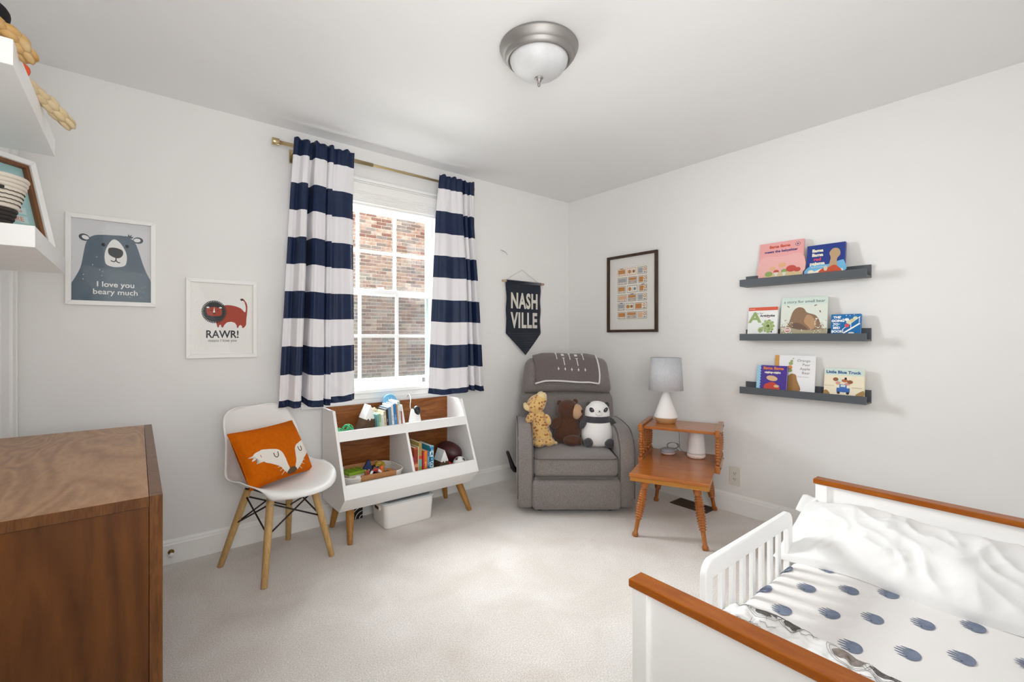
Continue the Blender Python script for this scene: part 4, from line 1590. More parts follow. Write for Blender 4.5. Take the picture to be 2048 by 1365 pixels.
# ---------------------------------------------------------------- basket and its toys
BKX, BKY, BKZ = -2.013, -.222, .272
bkt = thing('rope_basket', 'white rope basket with tan leather edges in the lower left bay, full of toys', 'basket', (BKX, BKY, BKZ))
ROPE = mat('white_rope', 'e6e2dc', .9, bump=.4, bscale=220, bmap=(1, 1, 3))
LEATH = mat('tan_leather', 'b07a4a', .55, col2='bb8656', nscale=30)


def stadium(hx, hy, r, n=8):
    pts = []
    for cx, cy, a0 in ((hx - r, -hy + r, -90), (hx - r, hy - r, 0), (-hx + r, hy - r, 90), (-hx + r, -hy + r, 180)):
        for k in range(n + 1):
            a = R(a0 + 90 * k / n)
            pts.append((cx + r * math.cos(a), cy + r * math.sin(a)))
    return pts


for k in range(10):
    g = .86 + .14 * k / 9
    MB().tube([(x * g, y * g, .005 + k * .0092) for x, y in stadium(.187, .142, .085)], .0052, 6, closed=True).build('rope_coil', ROPE, bkt)
MB().prism(stadium(.16, .12, .07), 0, .004).build('bottom', ROPE, bkt)
for s in (-1, 1):
    mb = MB()
    for z0, z1 in ((.067, .099),):
        mb.hexa([(-.105, s * .1385 - .0075, z0), (.115, s * .1385 - .0075, z0), (.115, s * .1385 + .0075, z0), (-.105, s * .1385 + .0075, z0)],
                [(-.105, s * .142 - .0085, z1), (.115, s * .142 - .0085, z1), (.115, s * .142 + .0085, z1), (-.105, s * .142 + .0085, z1)])
    mb.build('leather_edge', LEATH, bkt, bevel=.003)


def bw(x, y, z):
    return (BKX + x, BKY + y, BKZ + z)


lb = thing('toy_box', 'cream toy box with a lime green lid at the left of the basket', 'toy', bw(-.098, -.01, .028), R(8))
MB().box((-.055, -.05, 0), (.055, .05, .062)).build('box', mat('cream_card', 'd6cdbc', .7), lb, bevel=.003)
MB().box((-.057, -.052, .060), (.057, .052, .078)).build('lid', mat('lime_green', '86a82c', .5), lb, bevel=.004)
mb = MB()
for i in range(3):
    for j in range(3):
        mb.lathe([(.009, .078), (.009, .0795), (0, .0795)], 12, M=T(-.035 + i * .035, -.03 + j * .03, 0))
mb.build('studs', mat('dark_lime', '6d8d22', .5), lb)
wd = thing('wedge_block', 'navy blue wedge block standing up in the basket', 'toy', bw(-.022, -.03, .045), R(-20))
MB().hexa([(-.05, -.02, .02), (.045, -.02, -.02), (.045, .02, -.02), (-.05, .02, .02)], [(.002, -.02, .112), (.016, -.02, .108), (.016, .02, .108), (.002, .02, .112)]).build('wedge', mat('navy_felt_toy', '17325a', .6), wd, bevel=.003)
tk = thing('toy_truck', 'purple toy truck with black tyres and yellow hubs, lying tipped in the basket', 'toy', bw(.035, .055, .052), (R(62), 0, R(18)))
MB().box((-.065, -.018, -.018), (.065, .018, .012)).box((.02, -.018, .012), (.06, .018, .04)).build('body', mat('purple_plastic', '3b2a78', .4), tk, bevel=.005)
for x in (-.042, .042):
    for s in (-1, 1):
        w = MB().lathe([(.012, 0), (.022, .001), (.024, .005), (.024, .015), (.022, .019), (.012, .02)], 20, M=T(x, s * .02, -.012, R(-90 * s), 0, 0)).build('tyre', mat('tyre_black', '15151a', .7), tk, recalc=True)
        MB().lathe([(0, .0), (.0125, 0), (.0125, .0205), (0, .0215)], 16, M=T(x, s * .02, -.012, R(-90 * s), 0, 0)).build('hub', mat('hub_yellow', 'c9a24a', .5), w, recalc=True)
rg = thing('ring_toy', 'red and white ring toy hooked over the front of the basket', 'toy', bw(.004, -.108, .074), (R(60), 0, R(5)))
n = 24
RED = mat('toy_red', 'c03038', .45)
for k in range(6):
    a0, a1 = k * PI / 3, (k + 1) * PI / 3
    MB().tube([(.036 * math.cos(a0 + (a1 - a0) * q / 6), .036 * math.sin(a0 + (a1 - a0) * q / 6), 0) for q in range(7)], .008, 8).build('ring_segment', RED if k % 2 else WHITEP, rg)
dk = thing('orange_duck', 'orange rubber duck in the basket', 'toy', bw(.052, -.055, .062), R(40))
ORB = mat('orange_rubber', 'e2722a', .4)
MB().ell((0, 0, .016), (.028, .02, .017)).ell((.018, 0, .036), (.015, .014, .015)).ell((-.026, 0, .024), (.01, .008, .008), rot=(0, R(35), 0)).build('body', ORB, dk, remesh=.002)
MB().ell((.034, 0, .034), (.008, .008, .004)).build('beak', mat('beak_orange', 'c94d18', .4), dk)
for s in (-1, 1):
    MB().ell((.027, s * .009, .041), .0022, nu=8, nv=6).build('eye', BLACK, dk)
yd = MB().lathe([(0, 0), (.028, 0), (.031, .003), (.031, .01), (.027, .014), (.012, .014), (.010, .010), (0, .010)], 28).build('yellow_disc', mat('amber_plastic', 'b89a34', .4), loc=bw(.098, .058, .082), rot=(R(35), R(-20), 0), recalc=True)
tag(yd, 'amber yellow disc toy at the back right of the basket', 'toy')
wb = thing('wooden_plank_toy', 'pale wooden block with a small black mark, lying across the basket', 'toy', bw(.085, .015, .062), (R(10), R(14), R(-35)))
MB().box((-.05, -.018, -.008), (.05, .018, .008)).build('block', PINE, wb, bevel=.003)
mb = MB().add([(-.012, -.006, .0084), (.012, -.006, .0084), (.012, .006, .0084), (-.012, .006, .0084)], [(0, 1, 2, 3)])
mb.build('mark', BLACK, wb)
oc = thing('orange_cube', 'orange cube block at the right of the basket', 'toy', bw(.122, -.03, .062), (R(20), R(15), R(30)))
MB().box((-.015, -.015, -.015), (.015, .015, .015)).build('block', mat('orange_paint', 'dd8a2c', .5), oc, bevel=.003)
MB().box((-.0152, -.011, -.011), (.0152, .011, .011)).build('inlay', mat('orange_paint_light', 'eaa04a', .5), oc, bevel=.001)
rc2 = thing('race_car', 'small navy and white toy car in front of the orange cube', 'toy', bw(.085, -.085, .062), R(25))
MB().box((-.026, -.012, .004), (.026, .012, .014)).box((-.012, -.010, .014), (.012, .010, .023)).build('body', mat('car_navy', '1d2444', .35), rc2, bevel=.003)
MB().box((.0262, -.007, .006), (.028, .007, .012)).build('bumper', WHITEP, rc2, bevel=.001)
for x in (-.016, .016):
    for s in (-1, 1):
        MB().lathe([(0, 0), (.006, 0), (.006, .004), (0, .004)], 12, M=T(x, s * .012, .005, R(-90 * s), 0, 0)).build('wheel', BLACK, rc2, recalc=True)
wbl = MB().ell((0, 0, .02), (.024, .022, .02)).build('white_ball', WHITEP, loc=bw(-.105, -.098, .055))
tag(wbl, 'small white ball at the front left of the basket', 'toy')
bb = thing('rust_teddy', 'small rust-brown knitted toy between wedge block and toy box', 'soft toy', bw(-.045, -.085, .052), R(10))
MB().ell((0, 0, .02), (.022, .018, .024)).ell((0, 0, .045), (.016, .015, .015)).build('body', mat('rust_knit', 'a5573a', .9, bump=.4, bscale=400), bb, remesh=.0025)
for s in (-1, 1):
    MB().ell((s * .012, 0, .058), .006, nu=10, nv=8).build('ear', mat('tan_knit', 'c09468', .9), bb)
    MB().ell((s * .006, -.014, .048), .002, nu=8, nv=6).build('eye', BLACK, bb)

# ---------------------------------------------------------------- lower right bay
LZ = .272
LB2 = 'books in the lower right bay of the toy storage unit'
lo = [(-1.775, .010, .150, 'b02a5c', 'thin magenta book, leftmost in the lower right bay', [(.35, .8, 'd24a80')], None, -.345),
      (-1.764, .024, .205, 'b6552c', 'tall rust-orange book in the lower right bay', [(.55, .95, '8a3416'), (.4, .5, 'e0a070')], None, -.345),
      (-1.739, .006, .212, 'cfc7a8', 'very thin cream book beside the rust-orange book', None, None, -.345),
      (-1.732, .020, .235, 'a9914f', 'tallest book in the lower right bay, olive tan with coloured spine patches', [(.55, .64, 'd8402c'), (.35, .55, '79b5a8'), (.2, .34, '9aa860'), (.04, .14, 'c8504c')], None, -.345),
      (-1.708, .009, .172, 'c9323c', 'thin red book left of the orange book in the lower right bay', None, None, -.352),
      (-1.698, .022, .178, 'e07a1e', 'orange book with a white spot on its spine in the lower right bay', [(.22, .34, 'f2eee6')], ('garden', 'f7e8c8'), -.352),
      (-1.675, .013, .176, '2f76a8', 'blue book between the orange book and the largest lettered one', [(.5, .8, '5aa0cc')], ('gossie', 'd8ecf8'), -.352)]
for x, t, h, c, lb_, ex, tx, y in lo:
    upright(lb_, x, y, LZ, t, h, .16, c, group=LB2, extra=ex, text=tx[0] if tx else None, tcol=tx[1] if tx else 'ffffff')
wdl = thing('book', 'thick black and white chequered book with blue capital letters down its spine', 'book', (-1.659, -.352, LZ), 0, LB2)
MB().box((0, 0, 0), (.0018, .18, .205)).box((.0262, 0, 0), (.028, .18, .205)).box((.0018, 0, 0), (.0262, .0018, .205)).build('cover', mat('cover_teal', '2f93ac', .45), wdl)
MB().box((.0018, .0018, .002), (.0262, .176, .202)).build('pages', PAGES, wdl)
mb = MB()
mb.rect(.0002, 0, .0278, .205, .0003, 0)
for k, ch in enumerate('WADDLE'):
    z = .186 - k * .034
    dark = k % 2 == 0
    mb.rect(.0002, z - .017, .0278, z + .017, .0006, 1 if dark else 0)
    mb.rect(.006 if dark else .012, z - .017, .0278 if dark else .02, z + .017, .0008, 2 if dark else 0)
    mb.text(ch, .036, .0155, z, .0011, 3, sx=.75, bold=.0022)
mb.build('spine_print', [mat('spine_white', 'eef2f4', .5), mat('spine_black', '18222a', .5), mat('spine_sky', '8cc4e4', .5), mat('spine_blue_ink', '1d7fae', .5)], wdl)

fb = thing('football', 'dark maroon rubber football in the lower right bay', 'ball', (-1.424, -.205, LZ + .105), (R(20), R(15), R(-62)))
MAR = mat('maroon_rubber', '40191c', .38, bump=.25, bscale=500)
PF = [(0, -.098)] + [(.068 * math.cos(a) ** .85 if math.cos(a) > 0 else 0, .098 * math.sin(a)) for a in [R(-80 + 160 * k / 22) for k in range(23)]] + [(0, .098)]
MB().lathe(PF, 36, M=T(0, 0, 0, 0, R(90), 0)).build('ball', MAR, fb, recalc=True)
mb = MB()
for s in (-1, 1):
    for k in range(24):
        a0, a1 = R(k * 15), R(k * 15 + 11)
        q = [(s * .062, .0515 * math.cos(a), .0515 * math.sin(a)) for a in (a0, (a0 + a1) / 2, a1)]
        mb.tube(q, .0024, 6)
mb.build('stripe', WHITEP, fb)
mb = MB()
mb.text('8', .03, 0, 0, 0, 0, bold=.002, depth=.001, M=T(-.03, -.0635, .0, 0, 0, 0) @ T(0, 0, 0, 0, 0, 0))
mb.build('number', WHITEP, fb)
MB().ell((.0, 0, -.012), (.03, .03, .006)).build('underside_patch', MAR, fb)
sb = thing('toy_soccer_ball', 'small white soccer ball with black patches behind the lower lip', 'ball', (-1.418, -.335, LZ + .047))
MB().ell((0, 0, 0), .047, nu=28, nv=18).build('ball', WHITEP, sb)
mb = MB()
gr = (1 + 5 ** .5) / 2
for v in [(0, s1, s2 * gr) for s1 in (-1, 1) for s2 in (-1, 1)] + [(s1, s2 * gr, 0) for s1 in (-1, 1) for s2 in (-1, 1)] + [(s2 * gr, 0, s1) for s1 in (-1, 1) for s2 in (-1, 1)]:
    a = (Euler((R(8), R(22), 0)).to_matrix() @ Vector(v)).normalized()
    u = a.orthogonal().normalized()
    w = a.cross(u)
    ring = [(a * .0455 + (u * math.cos(2 * PI * k / 5) + w * math.sin(2 * PI * k / 5)) * .0155).normalized() * .0476 for k in range(5)]
    mb.add([a * .0480] + ring, [(0, 1 + k, 1 + (k + 1) % 5) for k in range(5)])
mb.build('black_patches', BLACK, sb, recalc=True)
rdm = thing('red_ball', 'red ball peeping out between the football and the mountain bookend', 'ball', (-1.475, -.275, LZ + .03))
MB().ell((0, 0, 0), .03, nu=24, nv=14).build('ball', RED, rdm)
MB().tube([(.0302 * math.cos(2 * PI * k / 24), .0302 * math.sin(2 * PI * k / 24), 0) for k in range(24)], .0012, 6, closed=True).build('seam', mat('dark_red', '7c1a20', .5), rdm)

# ================================================================ STORAGE BIN UNDER THE UNIT
bn = thing('storage_bin', 'white plastic storage bin with grey lid on the carpet under the toy unit', 'bin', (-1.790, -.232, 0), R(-1))
BINM = mat('bin_plastic', 'eeecea', .38)


def binring(g, z, hx=.172, hy=.112, r=.032):
    return [(x * g, y * g, z) for x, y in stadium(hx, hy, r, 5)]


lv_ = [(.90, .0), (.925, .004), (.94, .014), (1.0, .148), (1.008, .152)]
rings = [binring(g, z) for g, z in lv_] + [binring(.985, .152), binring(.925, .014)]
mb = MB()
n = len(rings[0])
vv = [p for r_ in rings for p in r_]
ff = [(j * n + i, j * n + (i + 1) % n, (j + 1) * n + (i + 1) % n, (j + 1) * n + i) for j in range(len(rings) - 1) for i in range(n)]
ff.append(tuple(reversed(range(n))))
ff.append(tuple((len(rings) - 1) * n + i for i in range(n)))
mb.add(vv, ff, 0, True)
mb.build('tub', BINM, bn, recalc=True)
mb = MB()
mb.prism([(x * 1.03, y * 1.04) for x, y in stadium(.172, .112, .034, 6)], .150, .160, smooth=True)
lid = mb.build('lid', mat('bin_lid', 'c9cdd0', .4), bn, bevel=.003, recalc=True)
MB().prism([(x * .90, y * .86) for x, y in stadium(.172, .112, .034, 6)], .160, .1615).build('lid_panel', mat('bin_lid_panel', '8f9697', .45), lid)
for s in (-1, 1):
    yz = [(y * .046, z * .019) for y, z in ((-.7, -1), (.7, -1), (1, -.4), (1, .4), (.7, 1), (-.7, 1), (-1, .4), (-1, -.4))]
    inn = [(y * .68, z * .5) for y, z in yz]
    v = [(s * .177, y, .118 + z) for y, z in yz] + [(s * .177, y, .118 + z) for y, z in inn] + [(s * .165, y, .118 + z) for y, z in yz]
    f = [(i, (i + 1) % 8, 8 + (i + 1) % 8, 8 + i) for i in range(8)] + [(i, (i + 1) % 8, 16 + (i + 1) % 8, 16 + i) for i in range(8)]
    h = MB().add(v, f).build('handle', mat('bin_handle', 'e9e2d4', .4), bn, bevel=.001, recalc=True)
    MB().add([(s * .1765, y, .118 + z) for y, z in inn], [tuple(range(8))]).build('handle_hole', mat('hole_dark', '3a332b', .8), h)

rb = thing('arched_block', 'black quarter-arch block with white arcs, standing on the carpet under the toy unit', 'toy', (-1.985, -.048, 0))
arc = [(0, 0)] + [(-.085 * math.cos(R(a)), .085 * math.sin(R(a))) for a in range(0, 91, 9)]
MB().prism(arc, 0, .022, M=Matrix(((1, 0, 0, 0), (0, 0, 1, 0), (0, 1, 0, 0), (0, 0, 0, 1)))).build('block', mat('chalk_black', '1d1c1c', .8), rb, recalc=True)
mb = MB()
for r_ in (.022, .048, .075):
    mb.stroke([(-r_ * math.cos(R(a)), r_ * math.sin(R(a))) for a in range(3, 90, 6)], .004, .0005)
mb.build('chalk_arcs', PAPER, rb)

# ================================================================ SHELL CHAIR AND FOX PILLOW
CHX, CHY, CHA = -2.556, -.336, R(19.7)
ch = thing('shell_chair', 'white moulded shell chair with wooden dowel legs, below the lion print', 'chair', (CHX, CHY, 0), CHA)
prof = [(-.318, .416, .175), (-.322, .428, .186), (-.300, .438, .200), (-.25, .440, .215), (-.18, .432, .228), (-.10, .422, .234), (-.03, .416, .236), (.03, .416, .235), (.075, .424, .232),
        (.112, .443, .228), (.140, .472, .223), (.158, .510, .217), (.172, .56, .209), (.186, .62, .201), (.200, .69, .195), (.212, .75, .182), (.219, .785, .158), (.222, .802, .120), (.2225, .808, .085)]


def prof_at(v):
    k = max(0.0, min(1.0, v)) * (len(prof) - 1)
    i = min(int(k), len(prof) - 2)
    t = k - i
    p0, p1, p2, p3 = prof[max(i - 1, 0)], prof[i], prof[i + 1], prof[min(i + 2, len(prof) - 1)]
    return [.5 * (2 * p1[c] + (p2[c] - p0[c]) * t + (2 * p0[c] - 5 * p1[c] + 4 * p2[c] - p3[c]) * t * t + (3 * p1[c] - p0[c] - 3 * p2[c] + p3[c]) * t ** 3) for c in (0, 1, 2)]


def shellf(u, v):
    y, z, w = prof_at(v)
    a, b = prof_at(v - .05), prof_at(v + .05)
    dy, dz = b[0] - a[0], b[1] - a[1]
    L = math.hypot(dy, dz) or 1
    s = 2 * u - 1
    curl = abs(s) ** 3
    # the sides roll up towards the sitter, less at the front lip and at the top
    amt = .072 * max(0, min(1, (v - .06) / .22)) * max(.12, min(1, (.85 - z) / .2))
    y += .095 * max(0.0, min(1.0, (-.04 - y) / .27)) * abs(s) ** 2.3      # rounded front
    return (s * w, y - dz / L * curl * amt, z + dy / L * curl * amt)


SHELL = mat('shell_plastic', 'efefed', .4)
MB().grid(shellf, 32, 60, flip=True).build('seat_shell', SHELL, ch, solid=.006)
BEECH = wood('beech', 'bb935a', 'cba56d', 'd8b681', (8, 8, 1), 7, .5, fine=.25)
WIRE = mat('black_steel', '2a2220', .45, metal=.3)
tops = {}
for sx in (-1, 1):
    for sy in (-1, 1):
        p0, p1 = Vector((sx * .115, sy * .10 - .03, .402)), Vector((sx * .188, sy * .196, 0))
        q = (p1 - p0).to_track_quat('Z', 'Y').to_matrix().to_4x4()
        L = (p1 - p0).length
        leg = MB().lathe([(0, 0), (.0165, 0), (.018, .03), (.0175, L * .5), (.0145, L - .002), (.013, L), (0, L)], 18, M=Matrix.Translation(p0) @ q).build('leg', BEECH, ch, recalc=True)
        for f_ in (.10,):
            c = p0 + (p1 - p0) * f_
            MB().lathe([(0, -.0005), (.006, 0), (.006, .0185), (.003, .0195), (0, .0195)], 12, M=Matrix.Translation(c) @ T(0, 0, 0, R(90), 0, 0)).build('bolt', NICKEL if sy < 0 else WIRE, leg, recalc=True)
        tops[(sx, sy)] = (p0, p0 + (p1 - p0) * .07, p0 + (p1 - p0) * .44)
for (a, b) in (((-1, -1), (1, -1)), ((1, -1), (1, 1)), ((1, 1), (-1, 1)), ((-1, 1), (-1, -1))):
    for (s, e) in ((a, b), (b, a)):
        MB().tube([tops[s][1] + Vector((0, 0, -.008)), tops[e][2]], .0042, 8).build('brace_wire', WIRE, ch)
    MB().tube([tops[a][0] + Vector((0, 0, .006)), tops[b][0] + Vector((0, 0, .006))], .0045, 8).build('top_wire', WIRE, ch)
for k, (p0, p1_, p2_) in tops.items():
    MB().lathe([(.013, .404), (.013, .418), (.0, .420)], 14, M=T(p0.x, p0.y, 0)).build('shock_mount', BLACK, ch)

fx = thing('fox_pillow', 'orange throw pillow with a sleeping fox face, leaning in the white chair', 'pillow', (-2.537, -.392, .446), (R(-30), R(0), R(31)))
FOX = mat('fox_orange', 'c25c04', .9, col2='ca6608', nscale=60, bump=.3, bscale=450, spec=.1)
PW, PH, PT = .200, .150, .068


def pil(u, v, side):
    a, b = 2 * u - 1, 2 * v - 1
    x = a * PW * (1 - .04 * (1 - b * b))
    z = b * PH * (1 - .05 * (1 - a * a))
    th = max(0, (1 - a * a) * (1 - b * b)) ** .42 * PT
    th += .0035 * noise.noise((a * 3.1, b * 3.7, side * 5)) * (1 - a ** 6) * (1 - b ** 6)
    if side < 0 and b < -.35:
        th += .004 * math.sin(a * 9 + b * 14) * (1 - a ** 8) * min(1, (-.35 - b) * 3) * (1 - b ** 8)
    return Vector((x, side * th, z + PH))


mb = MB().grid(lambda u, v: pil(u, v, -1), 40, 32).grid(lambda u, v: pil(u, v, 1), 40, 32, flip=True)
mb.build('cushion', FOX, fx)
mb = MB()
edge = [pil(k / 20, 0, 0) for k in range(20)] + [pil(1, k / 16, 0) for k in range(16)] + [pil(1 - k / 20, 1, 0) for k in range(20)] + [pil(0, 1 - k / 16, 0) for k in range(16)]
mb.tube(edge, .0032, 6, closed=True)
mb.build('seam', FOX, fx)
FXW = mat('fox_cream', 'e5dfd6', .85)
FXB = mat('fox_brown', '5f4630', .85)


def drape(poly, m, mbx, off=.0012, n=9):
    """flat applique laid over the bulging front of the pillow: polygon in (a, b) units, filled as a fan of strips"""
    cu = sum(p[0] for p in poly) / len(poly)
    cv = sum(p[1] for p in poly) / len(poly)
    k = len(poly)
    V = [(cu, cv)]
    for r_ in range(1, n + 1):
        for (a, b) in poly:
            V.append((cu + (a - cu) * r_ / n, cv + (b - cv) * r_ / n))
    P = []
    for a, b in V:
        q = pil((a + 1) / 2, (b + 1) / 2, -1)
        P.append((q.x, q.y - off, q.z))
    F = [(0, 1 + i, 1 + (i + 1) % k) for i in range(k)]
    for r_ in range(n - 1):
        for i in range(k):
            i2 = (i + 1) % k
            F.append((1 + r_ * k + i, 1 + (r_ + 1) * k + i, 1 + (r_ + 1) * k + i2, 1 + r_ * k + i2))
    mbx.add(P, F, m, True)


def drape_line(pts, w, mbx, m=0, off=.002):
    P = []
    for a, b in pts:
        q = pil((a + 1) / 2, (b + 1) / 2, -1)
        P.append((q.x, q.y - off, q.z))
    mbx.tube(P, w, 6, m)


FC = .19          # the face sits off centre and low on the pillow
for s in (-1, 1):
    mb = MB()
    A = lambda dx, b: (min(.985, FC + s * dx), b)
    main = smooth_poly([A(.11, -.93), A(.14, -.64), A(.22, -.23), A(.31, -.06), A(.44, .01), A(.62, .08), A(.80, .09), A(.80, -.30), A(.63, -.46), A(.42, -.64), A(.26, -.84)], 4)
    drape(main, 0, mb)
    drape([A(.74, .11), A(.90, .08), A(1.10, -.02), A(1.0, -.07), A(1.06, -.16), A(.94, -.17), A(.98, -.30), A(.78, -.30)] if s < 0 else [A(.60, .10), A(.795, .09), A(.795, -.28), A(.60, -.30)], 0, mb)
    mb.build('cheek_patch', FXW, fx, recalc=True)
    mb = MB()
    drape_line(smooth_poly([A(.365, -.12), A(.375, -.25), A(.425, -.30), A(.48, -.25), A(.49, -.12)], 4, False), .0021, mb)
    mb.build('eye_stitch', FXB, fx)
    mb = MB()
    for k in range(3):
        drape_line([A(.24 + .05 * k, -.80 + .09 * k), A(.34 + .07 * k, -.92 + .13 * k)], .0015, mb)
    mb.build('whiskers', FXW, fx)
mb = MB()
drape(smooth_poly([(FC - .17, -.90), (FC - .09, -.80), (FC + .02, -.77), (FC + .12, -.82), (FC + .17, -.91), (FC + .08, -.975), (FC - .08, -.975)], 4), 0, mb)
mb.build('nose_patch', FXB, fx, recalc=True)

# ================================================================ TODDLER BED
BX0, BX1, BYL, BYR = -2.094, -.655, -2.239, -3.02      # foot, head, left and right outer faces
bed = thing('toddler_bed', 'white toddler bed with orange-brown wooden caps on head and foot boards', 'bed', (0, 0, 0))
CAP = wood('cap_stain', '8a4604', '9c5206', 'aa5e0a', (7, 1, 7), 5, .3, coat=.12, fine=.2, spec=.25)
ZC = .532
for nm, xa, xb, d in (('footboard', BX0, BX0 + .05, 1), ('headboard', BX1 - .05, BX1, -1)):
    bd = MB().box((xa + .014, BYR + .045, .10), (xb - .014, BYL - .045, ZC - .022)).build(nm, WHITE, bed, bevel=.002)
    for ya in (BYL - .05, BYR):
        MB().box((xa + .002, ya + .001, 0), (xb - .002, ya + .049, ZC - .022)).build('post', WHITE, bd, bevel=.004, seg=3)
    MB().box((xa - .004, BYR - .006, ZC - .022), (xb + .004, BYL + .006, ZC)).build('wooden_cap', CAP, bd, bevel=.0035, seg=3)
for ya in (BYL - .045, BYR + .02):
    MB().box((BX0 + .05, ya, .10), (BX1 - .05, ya + .022, .19)).build('side_board', WHITE, bed, bevel=.003)
base = MB().box((BX0 + .05, BYR + .045, .105), (BX1 - .05, BYL - .048, .118)).build('base_board', WHITE, bed)


def guard(y, inner):
    xa, xb, zt = -1.735, -1.028, .470
    r = .05
    out, inn = [(xa, .12)], [(xa + .045, .12)]
    for k in range(9):
        a = PI - PI / 2 * k / 8
        out.append((xa + r + r * math.cos(a), zt - r + r * math.sin(a)))
    for k in range(9):
        a = PI / 2 - PI / 2 * k / 8
        out.append((xb - r + r * math.cos(a), zt - r + r * math.sin(a)))
    out.append((xb, .12))
    zi = zt - .062
    poly = out + [(xb - .042, .12), (xb - .042, zi - .006), (xb - .048, zi), (xa + .051, zi), (xa + .045, zi - .006), (xa + .045, .12)]
    XZ = Matrix(((1, 0, 0, 0), (0, 0, 1, 0), (0, 1, 0, 0), (0, 0, 0, 1)))
    g = MB().prism(poly, y - .011, y + .011, M=XZ).build('guard_rail', WHITE, bed, bevel=.005, seg=3, recalc=True)
    n = 7
    for k in range(n):
        x = xa + .045 + (xb - xa - .087) * (k + 1) / (n + 1)
        MB().box((x - .0135, y - .007, .12), (x + .0135, y + .007, zi + .003)).build('slat', WHITE, g, bevel=.003)
    MB().box((xa + .045, y - .009, .12), (xb - .042, y + .009, .165)).build('lower_rail', WHITE, g, bevel=.003)


guard(BYL - .011, -1)
guard(BYR + .011, 1)

# mattress in its fitted sheet
mt = thing('mattress', 'low mattress in a white fitted sheet printed with slate blue paw prints', 'mattress', (0, 0, 0))
SHEET = mat('sheet_cotton', 'e9e6e4', .8, bump=.35, bscale=9, bmap=(1, 1.4, 1), sheen=.15, bdist=.012)
mcx, mcy = (BX0 + .05 + BX1 - .05) / 2, (BYL - .025 + BYR + .045) / 2
MB().rbox((mcx, mcy, .197), ((BX1 - BX0 - .10) / 2 - .004, .352, .078), .035, 10, (0, 0, .003)).build('fitted_sheet', SHEET, mt)
PAW = mat('paw_print_blue', '7c869a', .85, col2='687389', nscale=40)
EYE = mat('paw_print_dark', '2b3243', .85)
YE, RE, ZT = mcy + .352, .035, .2778


def sheet_z(y):
    """height of the sheet: flat on top, rolling over the long edge"""
    t = (y - (YE - RE)) / RE
    if t <= 0:
        return y, ZT
    t = min(t, 1.57)
    return YE - RE + (RE + .0015) * math.sin(t), ZT - RE + (RE + .0015) * math.cos(t)


def paw(cx, cy, a, k):
    """one printed paw: a solid palm with five long claws pointing away"""
    P = []
    for q in range(17):
        t = PI + PI * q / 16
        P.append((.036 * math.cos(t), .026 * math.sin(t) - .006))
    P.append((.0355, .002))
    for (tx, ty) in ((.030, .026), (.017, .036), (.003, .039), (-.012, .035), (-.026, .025)):
        P += [(tx + .0045, ty - .024), (tx + .0022, ty - .004), (tx + .0004, ty), (tx - .0018, ty - .003), (tx - .0058, ty - .025)]
    P.append((-.0355, .0))
    ca, sa = math.cos(a), math.sin(a)
    mb = MB()

    def place(x, y, up):
        X_, Y_ = cx + (x * ca - y * sa) * k, cy + (x * sa + y * ca) * k
        yy, zz = sheet_z(Y_)
        return (X_, yy, zz + .0012 + up)
    mb.add([place(x, y, 0) for x, y in P], [list(range(len(P)))], 0)
    mb.add([place(-.022 + .0026 * math.cos(t), .001 + .0026 * math.sin(t), .0004) for t in [2 * PI * q / 8 for q in range(8)]], [list(range(8))], 1)
    mb.build('paw_print', [PAW, EYE], mt)


rr = random.Random(6)
for j in range(7):
    for i in range(8):
        px = -1.900 + i * .2145 + (.0 if j % 2 else .102) + (-.012 * j if j > 2 else 0)
        py = -2.272 - j * .1035 - (.028 if j == 6 else 0)
        if -1.66 < px < BX1 - .12 and py > BYR + .08:
            paw(px + rr.uniform(-.006, .006), py + rr.uniform(-.006, .006) - .006, rr.uniform(-.18, .12), .88)

# pillow
pw = thing('bed_pillow', 'crumpled white bed pillow leaning against the headboard', 'pillow', (-.872, -2.600, .345), (0, R(-20), 0))
PILM = mat('pillow_cotton', 'ebebea', .8, bump=.25, bscale=14, sheen=.15, bdist=.008)


def bpil(u, v, side):
    a, b = 2 * u - 1, 2 * v - 1
    x = a * .205 * (1 - .05 * (1 - b * b)) + .012 * math.sin(b * 5)
    y = b * .400 * (1 - .03 * (1 - a * a))
    th = max(0, (1 - a * a) * (1 - b * b)) ** .40 * (.105 if side > 0 else .065)
    w = (1 - a ** 8) * (1 - b ** 8)
    if side > 0:
        th += w * .016 * noise.noise((a * 1.6 + 7, b * 2.6, .3))
        r1 = noise.noise((a * 1.1 + b * 1.7 + 3, a * 1.4 - b * 4.2, 2.1))
        th += w * .018 * (abs(r1) ** .7 * -1 + .3)
        r2 = noise.noise((a * 2.2 - 5, b * 6.5 + a * 2.5, 4.4))
        th += w * .010 * (.3 - abs(r2) ** .6)
    return Vector((x, y, side * th))


mb = MB().grid(lambda u, v: bpil(u, v, 1), 60, 96).grid(lambda u, v: bpil(u, v, -1), 30, 48, flip=True)
mb.build('pillow_body', PILM, pw)
mb = MB()
mb.grid(lambda u, v: Vector((.10 + .105 * u, .352 + .062 * v, .012 + .016 * u + .004 * math.sin(v * 7 + u * 3))), 8, 6)
mb.build('case_flap', PILM, pw, solid=.003)

# folded quilt at the foot, birch bark print
ql = thing('quilt', 'white quilted blanket with grey birch bark knots, folded across the foot of the bed', 'quilt', (0, 0, 0))
BARK = mat('birch_cotton', 'eeedec', .85, bump=.5, bscale=26, bmap=(1, 1, 1), bdist=.01)


